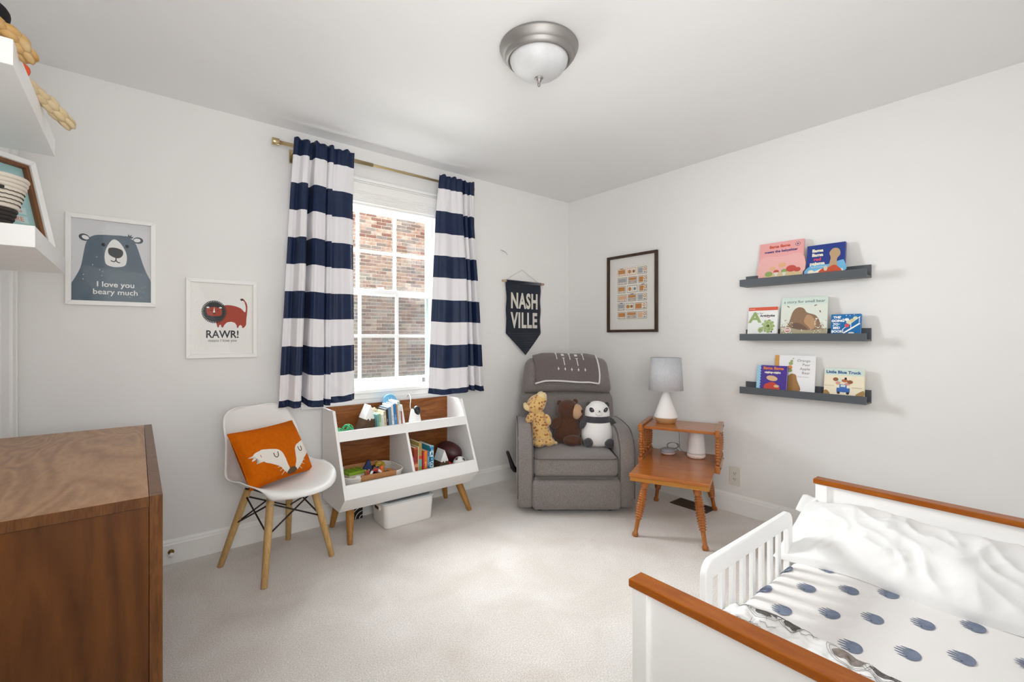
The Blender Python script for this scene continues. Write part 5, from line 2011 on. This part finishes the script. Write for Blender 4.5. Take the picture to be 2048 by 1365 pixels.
def qf(u, v):
    x = BX0 + .062 + u * (.455 + .03 * math.sin(v * 6 + .6) - .03 * (1 - v) ** 6)
    y = -2.262 - v * .70
    e = min(1, min(u, 1 - u) * 9, min(v + .12, 1) * 6)
    z = .284 + .034 * max(0, e) ** .5
    z += .006 * noise.noise((x * 18, y * 26, 1.3)) + .006 * noise.noise((x * 55, y * 48, 4.3)) * max(0, e) + .003 * math.sin(y * 120) * max(0, e)
    z -= .03 * max(0, .06 - v) / .06
    return (x, y, z)


MB().grid(qf, 90, 160).build('quilt_top', BARK, ql, solid=.008)
KN = mat('birch_knot', '3d3c3c', .9, col2='77736f', nscale=60)
KB = mat('birch_knot_brown', '6e625c', .9, col2='9d948d', nscale=60)
LNE = mat('bark_line', '8d8b8a', .9)
mb = MB()


def onq(u, v, off=.006):
    p = qf(u, v)
    return Vector((p[0], p[1], p[2] + off))


rr = random.Random(12)
for (u, v, ru, rv, m_) in ((.93, .175, .075, .052, 0), (.915, .285, .065, .036, 0), (.90, .50, .085, .055, 1), (.93, .615, .08, .055, 0), (.62, .14, .07, .05, 1), (.6, .4, .08, .05, 0), (.55, .7, .07, .04, 1), (.3, .25, .08, .05, 0),
                           (.28, .55, .07, .05, 1), (.9, .80, .07, .045, 1), (.62, .9, .08, .05, 0), (.3, .85, .07, .05, 0)):
    ring = []
    n = 18
    rad = [rr.uniform(.75, 1.1) for _ in range(n)]
    V = [onq(u, v)]
    for r_ in (.33, .66, 1.0):
        for k in range(n):
            a = 2 * PI * k / n
            V.append(onq(min(.995, u + ru * r_ * rad[k] * math.cos(a)), min(.995, max(.005, v + rv * r_ * rad[k] * math.sin(a)))))
    F = [(0, 1 + k, 1 + (k + 1) % n) for k in range(n)]
    for r_ in range(2):
        for k in range(n):
            k2 = (k + 1) % n
            F.append((1 + r_ * n + k, 1 + (r_ + 1) * n + k, 1 + (r_ + 1) * n + k2, 1 + r_ * n + k2))
    mb.add(V, F, m_, True)
    for sc_ in (1.22, 1.42):
        mb.tube([onq(max(.01, min(.99, u + ru * sc_ * math.cos(a))), max(.01, min(.99, v + rv * sc_ * math.sin(a))), .0063) for a in [2 * PI * k / 24 for k in range(3, 22)]], .0006, 5, 2)
for k in range(46):
    u, v = rr.uniform(.05, .95), rr.uniform(.03, .95)
    pts = []
    for q in range(6):
        pts.append(onq(max(.01, min(.99, u)), max(.01, min(.99, v)), .0065))
        u += rr.uniform(-.035, .035)
        v += rr.uniform(.004, .018)
    mb.tube(pts, .0007, 5, 2)
mb.build('bark_print', [KN, KB, LNE], ql)
mb = MB().tube([onq(.995, .10 + .012 * k, .004) for k in range(12)], .0055, 8)
mb.build('navy_binding', NAVY, ql)

# ================================================================ PICTURE LEDGES AND BOOKS
LEDG = mat('ledge_grey', '50555a', .45)
for zb, lb in ((1.512, 'topmost of the three charcoal grey picture ledges, holding two books'), (1.163, 'middle charcoal grey picture ledge, holding three books'),
               (.821, 'lowest charcoal grey picture ledge, holding three books')):
    l = thing('picture_ledge', lb, 'shelf', (0, -1.958, zb), R(-90), 'charcoal picture ledges on the right wall')
    hw = .334
    MB().box((-hw, -.014, 0), (hw, 0, .072)).build('back_board', LEDG, l, bevel=.001)
    MB().box((-hw, -.092, 0), (hw, -.014, .010)).build('shelf_board', LEDG, l, bevel=.001)
    MB().box((-hw, -.104, 0), (hw, -.092, .043)).build('front_lip', LEDG, l, bevel=.001)


def ledgebook(label, y0, y1, zb, h, t, col, mats, draw, lean=8.0, out=-.070, spinecol=None, name='picture_book', turn=0, full=False):
    w = y0 - y1
    root = thing(name, label, 'book', (out, y0, zb), (R(-lean), 0, R(-90 + turn)), 'picture books on the charcoal ledges')
    cm = mat('cover_' + col, col, .35, spec=.4)
    c = .0022
    MB().box((0, 0, 0), (w, c, h)).box((0, t - c, 0), (w, t, h)).box((0, c, 0), (c, t - c, h)).build('cover', [cm], root, bevel=.0006)
    MB().box((c, c, .003), (w - .003, t - c, h - .003)).build('pages', PAGES, root)
    mb = MB()
    draw(mb, w, h)
    for q in mb.v:                       # the design fills what shows above the ledge's lip
        q.z = LIP + q.z * (h - LIP) / h if not full else q.z
    mb.build('cover_print', mats, root)
    return root


LIP = .030
m_ = lambda c: mat('ink_' + c, c, .45)
d0 = .0004


def b_pink(mb, w, h):
    mb.flat(smooth_poly([(w * .04, h * .05), (w * .03, h * .5), (w * .2, h * .62), (w * .5, h * .58), (w * .97, h * .6), (w * .97, h * .05)], 4), d0, 5)
    mb.text('llama llama', h * .105, w * .47, h * .875, d0 * 2, 1, sx=1.0, bold=.0012)
    mb.text('meets the babysitter', h * .088, w * .5, h * .74, d0 * 2, 2, sx=1.0, bold=.0009)
    mb.disc(w * .87, h * .88, h * .055, h * .055, d0 * 2, 4, 20)
    mb.disc(w * .87, h * .88, h * .046, h * .046, d0 * 3, 0, 20)
    mb.disc(w * .87, h * .88, h * .02, h * .02, d0 * 4, 4, 16)
    # a laid table: cloth, bowls of salad, cups
    mb.flat([(w * .1, 0), (w * .97, 0), (w * .97, h * .12), (w * .55, h * .16), (w * .12, h * .08)], d0 * 2, 6)
    for u, v, r_, c in ((.25, .12, .07, 7), (.42, .17, .05, 3), (.60, .17, .055, 7), (.75, .22, .09, 3), (.88, .18, .06, 3), (.33, .26, .06, 8), (.55, .34, .07, 8)):
        mb.disc(w * u, h * v, h * r_ * 1.25, h * r_, d0 * (3 + u), c, 16)
    for u, v in ((.42, .1), (.6, .09)):
        mb.flat([(w * (u - .05), h * (v + .05)), (w * (u - .02), h * (v - .05)), (w * (u + .02), h * (v - .05)), (w * (u + .05), h * (v + .05))], d0 * 5, 9)


ledgebook('largest pink picture book, at the left of the topmost ledge', -1.722, -1.975, 1.5225, .257, .008, 'e7a5a3',
          [m_('e7a5a3'), m_('c8502c'), m_('463a78'), m_('c14b40'), m_('3d4f73'), m_('e8b0ab'), m_('d7bd8e'), m_('8da35a'), m_('e0b083'), m_('d8ddd0')], b_pink, 8)


def b_blue(mb, w, h):
    mb.flat(smooth_poly([(w * .02, h * .02), (w * .02, h * .22), (w * .3, h * .36), (w * .55, h * .30), (w * .9, h * .40), (w * .98, h * .36), (w * .98, h * .02)], 4), d0, 2)
    mb.flat([(w * .05, h * .02), (w * .4, h * .17), (w * .62, h * .05), (w * .95, h * .12), (w * .98, h * .02)], d0 * 2, 1)
    for s, v, c in (('llama', .80, 1), ('llama', .65, 1), ('red', .50, 3), ('pajama', .36, 1)):
        mb.text(s, h * .145, w * .29, h * v, d0 * 2, c, sx=.92, bold=.0014)
    mb.text('Anna Dewdney', h * .06, w * .31, h * .235, d0 * 3, 1, sx=.9)
    mb.disc(w * .13, h * .08, w * .085, h * .07, d0 * 4, 1, 18)
    # patterned blanket and cushion, no figure
    mb.flat(smooth_poly([(w * .36, h * .02), (w * .42, h * .16), (w * .6, h * .2), (w * .74, h * .26), (w * .86, h * .16), (w * .9, h * .02)], 4), d0 * 3, 4)
    mb.flat(smooth_poly([(w * .60, h * .18), (w * .64, h * .5), (w * .60, h * .68), (w * .70, h * .82), (w * .84, h * .78), (w * .88, h * .6), (w * .80, h * .45), (w * .80, h * .2)], 5), d0 * 2, 5)
    mb.disc(w * .52, h * .17, w * .05, h * .09, d0 * 5, 6, 14)


ledgebook('royal blue picture book with cream and red lettering, at the right of the topmost ledge', -1.993, -2.184, 1.5225, .204, .018, '263a86',
          [m_('263a86'), m_('efe7d2'), m_('6fb4dc'), m_('d04a5a'), m_('c9502c'), m_('b99b76'), m_('d9cbb0')], b_blue, 8)


def b_arti(mb, w, h):
    mb.rect(.0006, h * .875, w - .0006, h * .997, d0, 1)
    mb.text('yum yum', h * .06, w * .13, h * .937, d0 * 2, 0, sx=.8)
    mb.stroke([(w * .26, h * .93), (w * .95, h * .95)], .0012, d0 * 2, 5)
    mb.text('A', h * .52, w * .24, h * .60, d0 * 2, 2, sx=1.0, bold=.004)
    mb.text('is for', h * .085, w * .41, h * .77, d0 * 2, 3, sx=1)
    mb.text('Artichoke', h * .105, w * .66, h * .675, d0 * 2, 3, sx=1, bold=.0009)
    # artichokes: rings of leaf scales
    for (cx, cy, k) in ((.70, .30, 1.0), (.45, .16, .42)):
        for ring, (rr_, n, c) in enumerate(((.20, 9, 2), (.15, 8, 4), (.10, 6, 2), (.05, 4, 4))):
            for q in range(n):
                a = 2 * PI * q / n + ring * .4
                mb.disc(w * cx + w * rr_ * k * .72 * math.cos(a), h * cy + h * rr_ * k * .85 * math.sin(a), w * .085 * k, h * .055 * k, d0 * (2 + ring), c, 10, a)
        mb.rect(w * (cx - .035 * k), h * (cy - .26 * k), w * (cx + .035 * k), h * (cy - .14 * k), d0 * 1.5, 2)
    mb.rect(w * .66, h * .60, w * .74, h * .62, d0 * 2, 1)
    mb.rect(w * .80, h * .06, w * .84, h * .12, d0 * 2, 3)


ledgebook('white board book with a big green letter A, on the middle ledge', -1.656, -1.833, 1.1735, .204, .016, 'eceeec',
          [m_('f6f6f4'), m_('d9532f'), m_('96ac6c'), m_('2c3038'), m_('b3c389'), m_('e8a088')], b_arti, 8)


def b_bear(mb, w, h):
    mb.flat([(.0006, h * .8), (w - .0006, h * .8), (w - .0006, h * .997), (.0006, h * .997)], d0, 1)
    mb.text('a story for small bear', h * .105, w * .5, h * .885, d0 * 2, 2, sx=.96)
    # soft brown watercolour mound over a flower meadow
    mb.flat(smooth_poly([(w * .16, h * .08), (w * .2, h * .34), (w * .27, h * .62), (w * .38, h * .73), (w * .5, h * .70), (w * .58, h * .58), (w * .76, h * .5), (w * .85, h * .32), (w * .86, h * .08)], 5), d0 * 1.5, 3)
    mb.flat(smooth_poly([(w * .24, h * .10), (w * .3, h * .3), (w * .45, h * .28), (w * .6, h * .14), (w * .55, h * .06)], 5), d0 * 2, 4)
    mb.flat(smooth_poly([(w * .52, h * .34), (w * .58, h * .52), (w * .7, h * .46), (w * .78, h * .26), (w * .7, h * .12), (w * .6, h * .22)], 5), d0 * 2.5, 5)
    mb.flat([(.0006, .0006), (w - .0006, .0006), (w - .0006, h * .16), (w * .7, h * .10), (w * .4, h * .12), (w * .1, h * .22), (.0006, h * .2)], d0 * 3, 6)
    rr2 = random.Random(8)
    for k in range(130):
        u = rr2.choice((rr2.uniform(.02, .28), rr2.uniform(.75, .98), rr2.uniform(.02, .98)))
        v = rr2.uniform(.02, .30) if .28 < u < .75 else rr2.uniform(.02, .42)
        if .28 < u < .75 and v > .14:
            continue
        mb.disc(w * u, h * v, .0028, .0026, d0 * (3.2 + .01 * k), rr2.choice((0, 0, 0, 1, 5, 4)), 7)
    mb.disc(w * .17, h * .11, h * .075, h * .075, d0 * 6, 0, 20)
    mb.disc(w * .17, h * .11, h * .06, h * .06, d0 * 7, 7, 20)
    mb.rect(w * .12, h * .10, w * .22, h * .125, d0 * 8, 0)
    for u, v, a in ((.16, .76, -.6), (.75, .77, .6), (.85, .60, 1.8)):
        mb.disc(w * u, h * v, .009, .003, d0 * 2, 4, 10, a)


ledgebook('largest cover on the middle ledge, pale mint with a brown mound in a flower meadow', -1.851, -2.098, 1.1735, .252, .012, 'dfe5da',
          [m_('f5f4ee'), m_('d3e2d8'), m_('2f3c48'), m_('8d6f55'), m_('6d5544'), m_('b9916c'), m_('aba183'), m_('c97f86')], b_bear, 8)


def b_going(mb, w, h):
    for i, s in enumerate(('THE', 'GOING', 'TO', 'BED', 'BOOK')):
        mb.text(s, h * .16, w * (.20, .24, .17, .20, .22)[i], h * (.84 - .18 * i), d0 * 2, 1, sx=.82, bold=.0012)
    # stair rails and soft shapes between stars
    mb.stroke([(w * .40, h * .22), (w * .97, h * .86)], .0035, d0 * 2, 1)
    mb.stroke([(w * .44, h * .04), (w * .97, h * .52)], .009, d0 * 2, 1)
    for u0, v0, u1, v1 in ((.42, .05, .42, .24), (.68, .3, .68, .55), (.95, .55, .95, .86)):
        mb.stroke([(w * u0, h * v0), (w * u1, h * v1)], .003, d0 * 2, 1)
    for u, v, ru, rv, c in ((.55, .42, .08, .10, 2), (.62, .60, .1, .1, 3), (.72, .68, .07, .08, 4), (.82, .78, .08, .09, 3), (.54, .72, .08, .07, 1), (.70, .04, .1, .05, 1)):
        mb.disc(w * u, h * v, w * ru, h * rv, d0 * 3 + u * .0004, c, 14)
    for u, v in ((.33, .88), (.42, .76), (.52, .93), (.64, .92), (.78, .95), (.3, .5), (.08, .42), (.06, .06)):
        P = []
        for k in range(10):
            r_ = (.0042, .0018)[k % 2]
            P.append((w * u + r_ * math.sin(k * PI / 5), h * v + r_ * math.cos(k * PI / 5)))
        mb.flat(P, d0 * 2, 1 if u < .6 else 4)


ledgebook('small bright blue board book with white hand lettering, at the right of the middle ledge', -2.117, -2.257, 1.1735, .142, .020, '1b6fae',
          [m_('1b6fae'), m_('f4f6f4'), m_('cf5560'), m_('d6dcc0'), m_('d9c890')], b_going, 8)


def b_night(mb, w, h):
    mb.rect(0, .0006, w * .12, h - .0006, d0, 1)
    for k in range(9):
        mb.disc(w * .035, h * (.06 + .11 * k), .0022, .0022, d0 * 2, 2, 8)
        mb.disc(w * .08, h * (.11 + .11 * k), .0022, .0022, d0 * 2, 2, 8)
        mb.disc(w * .12, h * (.03 + .12 * k), .004, .006, d0 * 1.5, 1, 10)
    mb.text('llama llama', h * .15, w * .55, h * .88, d0 * 2, 3, sx=1.0, bold=.0014)
    mb.text('nighty-night', h * .115, w * .53, h * .705, d0 * 2, 2, sx=.95, bold=.0011)
    # crumpled red blanket and a cream cushion
    mb.flat(smooth_poly([(w * .30, .001), (w * .28, h * .16), (w * .40, h * .26), (w * .56, h * .30), (w * .70, h * .20), (w * .78, .001)], 5), d0 * 2, 4)
    mb.disc(w * .52, h * .46, w * .19, h * .11, d0 * 2.5, 5, 20, -.2)
    mb.disc(w * .68, h * .14, w * .09, h * .06, d0 * 3, 5, 14)


ledgebook('purple board book with pale blue dotted spine strip, on the lowest ledge', -1.716, -1.890, .8315, .178, .018, '4a3590',
          [m_('4a3590'), m_('8dc4de'), m_('f0ead2'), m_('dd7a3c'), m_('c8402e'), m_('dcb58a')], b_night, 9, out=-.083)


def b_white(mb, w, h):
    mb.rect(0, .0006, w * .115, h - .0006, d0, 1)
    for i, s in enumerate(('Orange', 'Pear', 'Apple', 'Bear')):
        mb.text(s, h * .10, w * .88, h * (.855 - .115 * i), d0 * 2, 2, sx=.95, align='RIGHT')
    mb.text('Emily Gravett', h * .05, w * .86, h * .40, d0 * 2, 3, sx=.9, align='RIGHT')
    # a stack of fruit on a soft brown mound
    mb.flat(smooth_poly([(w * .33, .001), (w * .33, h * .34), (w * .42, h * .47), (w * .54, h * .45), (w * .58, h * .3), (w * .66, .001)], 5), d0 * 2, 4)
    for u, v, r_, c in ((.39, .57, .055, 6), (.39, .66, .055, 5), (.41, .77, .05, 6), (.43, .84, .032, 6)):
        mb.disc(w * u, h * v, h * r_, h * r_, d0 * (3 + u), c, 18)
    mb.disc(w * .465, h * .91, .006, .003, d0 * 5, 6, 10, .7)


ledgebook('white picture book with ochre spine strip, standing behind the purple book', -1.809, -2.032, .8315, .243, .010, 'f2f2f3',
          [m_('f4f4f5'), m_('cf9b51'), m_('77757a'), m_('a6a4a6'), m_('a17744'), m_('dc8d3c'), m_('97a86a')], b_white, 7.5, out=-.056)


def b_truck(mb, w, h):
    mb.flat([(.0006, h * .74), (w - .0006, h * .74), (w - .0006, h * .997), (.0006, h * .997)], d0, 1)
    mb.text('Little Blue Truck', h * .15, w * .48, h * .855, d0 * 2, 2, sx=.90, bold=.0011)
    mb.text('Alice Schertle', h * .055, w * .14, h * .33, d0 * 2, 5, sx=.85)
    mb.text('Jill McElmurry', h * .055, w * .84, h * .29, d0 * 2, 5, sx=.85)
    # hay heaps and a plain blue cart full of bundles
    mb.flat(smooth_poly([(.001, .001), (.001, h * .12), (w * .08, h * .15), (w * .16, .001)], 4), d0 * 2, 4)
    mb.flat(smooth_poly([(w * .80, .001), (w * .88, h * .12), (w * .999, h * .2), (w * .999, .001)], 4), d0 * 2, 4)
    mb.rect(w * .33, h * .10, w * .66, h * .26, d0 * 2, 3)
    mb.rect(w * .40, h * .26, w * .58, h * .40, d0 * 2, 3)
    mb.rect(w * .43, h * .30, w * .55, h * .38, d0 * 3, 1)
    for u in (.38, .61):
        mb.disc(w * u, h * .07, w * .04, h * .05, d0 * 3, 7, 16)
    for u, v, ru, rv, c in ((.30, .58, .07, .07, 6), (.42, .55, .06, .06, 1), (.53, .54, .08, .06, 8), (.66, .50, .07, .07, 6), (.36, .44, .06, .06, 9), (.60, .42, .07, .05, 9), (.55, .62, .03, .05, 7)):
        mb.disc(w * u, h * v, w * ru, h * rv, d0 * 3.5 + u * .0004, c, 14)


ledgebook('cream picture book with blue title lettering, at the right of the lowest ledge', -2.083, -2.272, .8315, .177, .018, 'f0e6cc',
          [m_('f0e6cc'), m_('d2e3d8'), m_('2f5d94'), m_('3968b4'), m_('a8834a'), m_('a09878'), m_('8f5a3c'), m_('24262c'), m_('b4683c'), m_('d99a8c')], b_truck, 8)

# ================================================================ DRESSER
dr = thing('dresser', 'tall walnut dresser standing against the left wall, nearest the camera', 'dresser', (XL + .005, -1.0, 0))
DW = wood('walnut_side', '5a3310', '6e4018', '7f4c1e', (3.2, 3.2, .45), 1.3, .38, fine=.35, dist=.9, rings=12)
DT = wood('walnut_top_lit', '9c7048', 'b68a62', 'c69a72', (3.6, 1.0, 3), 1.5, .34, fine=.28, dist=.8, rings=22)  # paler than the side wood: light on the top put into the colour
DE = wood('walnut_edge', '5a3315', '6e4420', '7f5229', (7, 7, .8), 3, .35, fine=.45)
DD = .475
Y0, Y1 = -.58, .582
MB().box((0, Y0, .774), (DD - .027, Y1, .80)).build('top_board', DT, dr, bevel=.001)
for y in (Y0 - .0008, Y1):
    MB().box((0, y, .7745), (DD - .0275, y + .0008, .7995)).build('edge_shade_strip', DE, dr)  # thin dark strip over the board's end, painting in the weaker light there
MB().box((DD - .026, Y0, .02), (DD, Y0 + .024, .80)).box((DD - .026, Y1 - .024, .02), (DD, Y1, .80)).box((DD - .026, Y0 + .024, .774), (DD, Y1 - .024, .80)) \
    .box((DD - .026, Y0 + .024, .02), (DD, Y1 - .024, .05)).build('face_frame', DE, dr, bevel=.0008)
for y in (Y0 + .003, Y1 - .02):
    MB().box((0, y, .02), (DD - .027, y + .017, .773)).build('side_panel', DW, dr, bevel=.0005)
MB().box((.01, Y0 + .02, .02), (DD - .04, Y1 - .02, .04)).build('base_board', DW, dr)
for r_ in range(3):
    for c in range(2):
        ya, yb = Y0 + .028 + c * .553, Y0 + .028 + c * .553 + .548
        za, zb = .056 + r_ * .240, .056 + r_ * .240 + .234
        q = MB().box((DD - .3, ya, za), (DD - .003, yb, zb)).build('drawer', DE, dr, bevel=.001)
        MB().box((DD - .012, ya + .15, zb - .012), (DD - .002, yb - .15, zb - .002)).build('finger_pull', DW, q)
for x in (.03, DD - .05):
    for y in (Y0 + .03, Y1 - .05):
        MB().box((x, y, 0), (x + .03, y + .03, .02)).build('foot', DE, dr)

# ================================================================ FLOATING SHELVES ON THE LEFT WALL
for z0, z1, y0, y1, lb in ((1.840, 1.903, -1.385, -.660, 'upper thick white floating shelf on the left wall, soft toy legs hanging over it'),
                           (1.448, 1.511, -1.078, -.352, 'lower thick white floating shelf on the left wall, holding frame and pot')):
    s = thing('floating_shelf', lb, 'shelf', (XL, (y0 + y1) / 2, z0), 0, 'floating shelves on the left wall')
    hl = (y1 - y0) / 2
    MB().box((0, -hl, 0), (.2, hl, z1 - z0)).build('board', WHITE, s, bevel=.0015)

# knitted doll on the upper shelf: thick plaited legs over the edge
kd = thing('knitted_toy', 'cream chunky-knit soft toy sitting on the upper shelf, plaited legs dangling', 'soft toy', (XL + .09, -1.13, 1.903))
KNIT = mat('cream_knit', 'cdb78d', .95, col2='d8c5a0', nscale=40, bump=.5, bscale=260)
KNITO = mat('ochre_knit', 'b9822f', .95, col2='cdb78d', nscale=18, bump=.5, bscale=260)


def plait(path, r, n, cola):
    """two rows of fat stitches wound round a path"""
    mb = MB()
    P = [Vector(p) for p in path]
    seg = [0]
    for a, b in zip(P, P[1:]):
        seg.append(seg[-1] + (b - a).length)
    tot = seg[-1]
    mb.tube(P, r * .75, 10)
    for k in range(n):
        d = tot * (k + .5) / n
        i = max(j for j in range(len(seg)) if seg[j] <= d)
        i = min(i, len(P) - 2)
        t = (d - seg[i]) / (seg[i + 1] - seg[i])
        c = P[i] + (P[i + 1] - P[i]) * t
        ax = (P[i + 1] - P[i]).normalized()
        rot = ax.to_track_quat('X', 'Z').to_euler()
        u = ax.orthogonal().normalized()
        w = ax.cross(u)
        taper_ = 1.0 if k < n - 1 else .8
        for q in range(5):
            a = 2 * PI * (q + (k % 2) * .5) / 5
            mb.ell(c + (u * math.cos(a) + w * math.sin(a)) * r * .55, (tot / n * .72, r * .5 * taper_, r * .5 * taper_), rot=tuple(rot), nu=10, nv=6)
    return mb


KX, KY, KZ = XL + .09, -1.13, 1.903
kl = lambda pts: [(x - KX, y - KY, z - KZ) for x, y, z in pts]
plait(kl([(-3.46, -1.40, 1.935), (-3.40, -1.375, 1.935), (-3.362, -1.345, 1.925), (-3.342, -1.30, 1.900)]), .0225, 6, 0).build('leg', KNITO, kd)
plait(kl([(-3.46, -1.06, 1.935), (-3.385, -1.03, 1.935), (-3.345, -.975, 1.918), (-3.300, -.905, 1.882)]), .0225, 7, 0).build('leg', KNIT, kd)
MB().ell((-.01, .03, .09), (.055, .13, .09)).build('body', KNITO, kd)
MB().ell((0, .145, .195), (.045, .05, .05)).build('head', KNIT, kd)
MB().ell((.0, .148, .240), (.048, .052, .038)).build('dark_hair', mat('black_yarn', '17161a', .95, bump=.5, bscale=250), kd)
ob = thing('orange_ball', 'bright orange ball lying at the edge of the upper shelf', 'ball', (XL + .181, -1.165, 1.903 + .02))
MB().ell((0, 0, 0), .02).build('ball', mat('bright_orange', 'e8561c', .6), ob)
MB().tube([(.0201 * math.cos(2 * PI * k / 24), 0, .0201 * math.sin(2 * PI * k / 24)) for k in range(24)], .0009, 5, closed=True).build('seam', mat('dark_orange', 'b8400f', .6), ob)


# framed teal print leaning on the lower shelf
TEAL = mat('print_teal', 'a9d2d3', .7)
CORAL = mat('print_coral', 'd58f7c', .7)
WLN = wood('liner_wood', '6f4424', '83532f', '94643c', (8, 8, 1), 6, .5)


def draw_teal(mb, w, h):
    mb.rect(-w / 2, -h / 2, w / 2, h / 2, .0052, 1)
    for k, s in enumerate(('US', 'ARE', 'M YES')):
        z = h * (-.12 - .12 * k)
        mb.rect(w * .02, z - .013, w * .36, z + .013, .0054, 3)
        mb.text(s, .024, w * .30, z, .0057, 2, sx=1, bold=.0005, align='RIGHT')


tf = frame('framed_teal_print', 'white framed teal print with brown wooden liner, leaning on the lower shelf', .27, .33, .02, .03, FRW, (-3.508, -.652, 1.672), R(46), [PAPER, TEAL, CORAL, mat('print_pale_teal', 'c9e2e1', .7)], draw_teal, inset=.004)
tf.rotation_euler = (R(-14.6), 0, R(46))
mb = MB()
iw, ih = .23, .29
for a, b in (((-iw / 2, -ih / 2), (iw / 2, -ih / 2 + .012)), ((-iw / 2, ih / 2 - .012), (iw / 2, ih / 2)), ((-iw / 2, -ih / 2 + .012), (-iw / 2 + .012, ih / 2 - .012)), ((iw / 2 - .012, -ih / 2 + .012), (iw / 2, ih / 2 - .012))):
    mb.box((a[0], -.022, a[1]), (b[0], -.006, b[1]))
mb.build('wooden_liner', WLN, tf)

# rope pot with a stitched face on the lower shelf
rp_ = thing('rope_pot', 'cream rope pot with charcoal lower half, before the teal frame', 'pot', (XL + .085, -.965, 1.511))
RC = mat('cream_rope', 'dcd3c6', .95, bump=.4, bscale=300)
RK = mat('charcoal_rope', '37312e', .95, bump=.4, bscale=300)
for k in range(13):
    r_ = .044 + .040 * (k / 12) ** .9
    o = MB().tube([(r_ * math.cos(2 * PI * q / 32), r_ * math.sin(2 * PI * q / 32), .007 + k * .0118) for q in range(32)], .0068, 8, closed=True).build('rope_coil', RK if k < 5 else RC, rp_)
    if 4 < k < 9:
        MB().tube([((r_ + .0065 + .001 * (q % 2)) * math.cos(2 * PI * q / 64), (r_ + .0065 + .001 * (q % 2)) * math.sin(2 * PI * q / 64), .0128 + k * .0118 + .0012 * (q % 2)) for q in range(64)], .0012, 5, closed=True).build('dark_stitching', RK, o)
MB().lathe([(0, .001), (.044, .001), (.044, .008), (0, .008)], 28).build('bottom', RK, rp_)
for a in (-.35, .45):
    MB().box((-.012, -.003, -.004), (.012, .003, .004), M=T(.083 * math.sin(a), -.083 * math.cos(a), .112, 0, 0, a)).build('eye_stitch', BLACK, rp_, bevel=.001)
MB().box((-.014, -.003, -.004), (.014, .003, .004), M=T(.0, -.078, .085, 0, 0, 0)).build('mouth_stitch', BLACK, rp_, bevel=.001)
